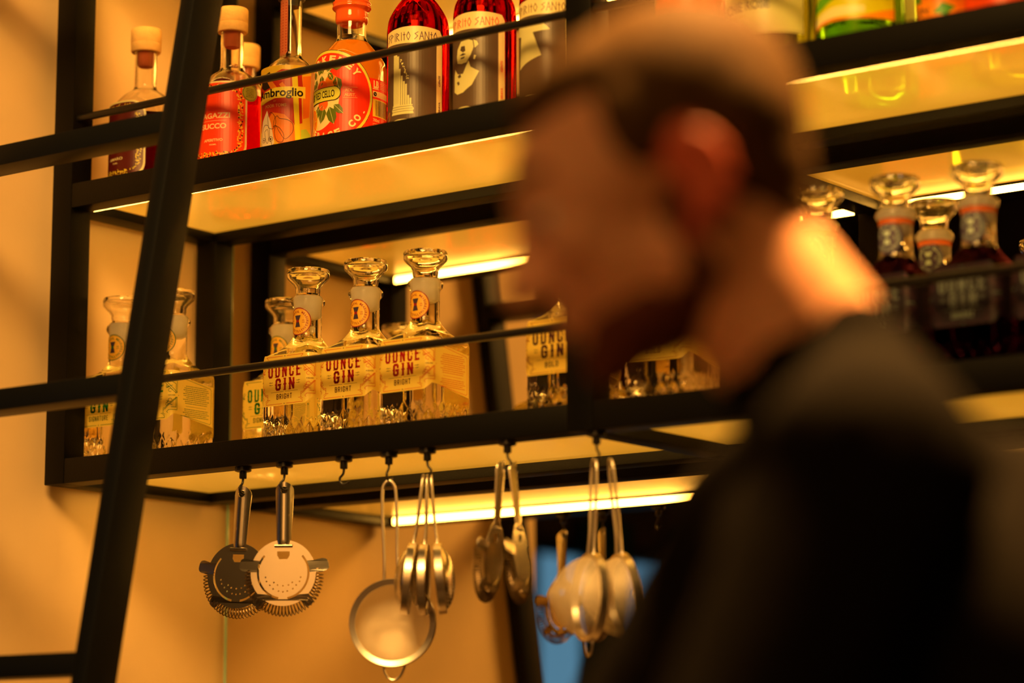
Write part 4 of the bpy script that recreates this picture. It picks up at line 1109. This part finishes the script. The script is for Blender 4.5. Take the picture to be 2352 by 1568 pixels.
# hair: longer and fuller on top, close at the sides
h = bmesh.new()
hico(h, (-.030, 0, .037), (.092, .0795, .079), sub=4)
hico(h, (-.048, 0, .022), (.068, .0785, .074), sub=4)
hico(h, (-.056, 0, -.012), (.050, .066, .056))
hico(h, (.008, 0, .071), (.060, .062, .036)); hico(h, (.037, .0, .078), (.034, .050, .022)); hico(h, (-.058, 0, -.046), (.036, .052, .044)); hico(h, (-.030, 0, .078), (.068, .062, .034))
for k in range(26):
    t = k/25; hico(h, (-.07+.125*t, .034*math.sin(k*2.3), .082+.016*math.sin(PI*t)-.005*t), (.020, .012, .014), Matrix.Rotation(.3*math.sin(k*1.7), 4, 'Z'), sub=2)
for s in (-1, 1): hico(h, (.010, s*.070, .030), (.018, .0085, .030)); 
remesh('hair', h, .006, M_hair, man, 4)
# beard hugging the jaw
h = bmesh.new()
hico(h, (.032, 0, -.078), (.0545, .0535, .034)); hico(h, (.074, 0, -.096), (.0215, .026, .0215))
for s in (-1, 1): limb(h, hp(.004, s*.060, -.022), hp(.008, s*.055, -.070), .011, .018)
hico(h, (.094, 0, -.0475), (.0070, .024, .0055), sub=2)
remesh('beard', h, .006, M_beard, man, 3)
# shirt over torso and arms
t_ = bmesh.new()
ico(t_, P_(-.150, 0, -.205), (.084, .130, .060)); limb(t_, P_(-.098, 0, -.118), P_(-.150, 0, -.200), .0655, .074); ico(t_, P_(-.110, 0, -.285), (.125, .170, .120)); ico(t_, P_(-.235, 0, -.330), (.140, .180, .165))
for s in (-1, 1):
    limb(t_, P_(-.128, s*.055, -.175), SH[s], .064, .076); limb(t_, SH[s], EL[s]+(SH[s]-EL[s])*.0, .070, .057)
    limb(t_, EL[s], EL[s]+(WR[s]-EL[s])*.80, .054, .042)
ico(t_, P_(-.180, 0, -.330), (.130, .190, .160), Matrix.Rotation(math.radians(30), 4, 'Y'), 4)
ico(t_, P_(-.320, 0, -.480), (.135, .170, .175), Matrix.Rotation(math.radians(25), 4, 'Y'), 4)
ico(t_, P_(-.375, 0, -.640), (.128, .176, .130), sub=4)
remesh('shirt', t_, .0085, M_shirt, man, 6)
q_ = bmesh.new()
ico(q_, P_(-.380, 0, -.715), (.126, .178, .100), sub=4)
for s in (-1, 1):
    kn = Vector((-.320, s*.115, .500)); an = Vector((-.400, s*.120, .110)); limb(q_, HP[s], kn, .096, .070); limb(q_, kn, an, .068, .060)
remesh('trousers', q_, .0100, M_trouser, man, 6)
for s in (-1, 1):
    k_ = bmesh.new(); limb(k_, (-.425, s*.120, .060), (-.245, s*.138, .050), .050, .040, 10); box(k_, -.475, -.205, s*.129-.045, s*.129+.045, .0, .028)
    remesh('shoe', k_, .008, M_shoe, man, 4)

# ------------------------------------------------------------------ lamps out of the picture: the room's downlights and two added fill lamps
def downlight(x, y, power, size, target, label, color=WARM, spread=120, z=CEIL):
    root = empty('ceiling_spotlight', (x, y, z), label, 'light', 'ceiling spotlights')
    bm = bmesh.new(); lathe(bm, [(.030, 0), (.055, 0), (.055, -.012), (.050, -.090), (.044, -.090), (.040, -.02)], 28, closed=True); fin('lamp_housing', bm, M_steel, root, smooth=True)
    l = bpy.data.lights.new('lamp', 'AREA'); l.shape = 'DISK'; l.size = size; l.energy = power; l.color = color; l.spread = math.radians(spread)
    o = bpy.data.objects.new('lamp', l); COL.objects.link(o); o.parent = root; o.location = (0, 0, -.095)
    d = Vector(target)-Vector((x, y, z-.095)); o.rotation_euler = d.to_track_quat('-Z', 'Y').to_euler()
downlight(2.15, -.70, 34, .35, (1.95, -1.25, 1.60), 'ceiling spotlight behind the man', (1, .46, .10), 50)
downlight(1.15, -1.50, 14, 1.0, (-.02, -.05, 2.0), 'ceiling spotlight aimed at the cream wall left of the shelving', (1, .48, .11), 110)
downlight(1.70, -2.30, 27, 1.2, (.70, .0, 2.15), 'added fill light aimed at the front of the shelving', (1, .52, .12), 70)  # added lamp, brightens the bottle labels from the front
downlight(3.2, -4.9, 60, .4, (2.6, -6.0, 1.9), 'added fill light washing the unseen plaster wall behind the camera', (1, .52, .16), 120)  # added lamp, gives the strainers a bright wall to reflect and fills the front
for i_, px in enumerate((1.2, 2.0, 2.8, 3.6)):
    pr = empty('pendant_lamp', (px, -4.3, 2.35), ['first', 'second', 'third', 'fourth'][i_]+' small globe pendant from the left over the tables behind the camera', 'lamp', 'globe pendants behind the camera')
    bm = bmesh.new(); ico(bm, (0, 0, 0), .05, sub=3); fin('globe', bm, emit('warm_globe', (1, .55, .2), 30), pr, smooth='all')
    bm = bmesh.new(); tube(bm, [(0, 0, .048), (0, 0, CEIL-2.35)], .003, 8); fin('cord', bm, M_rod, pr)
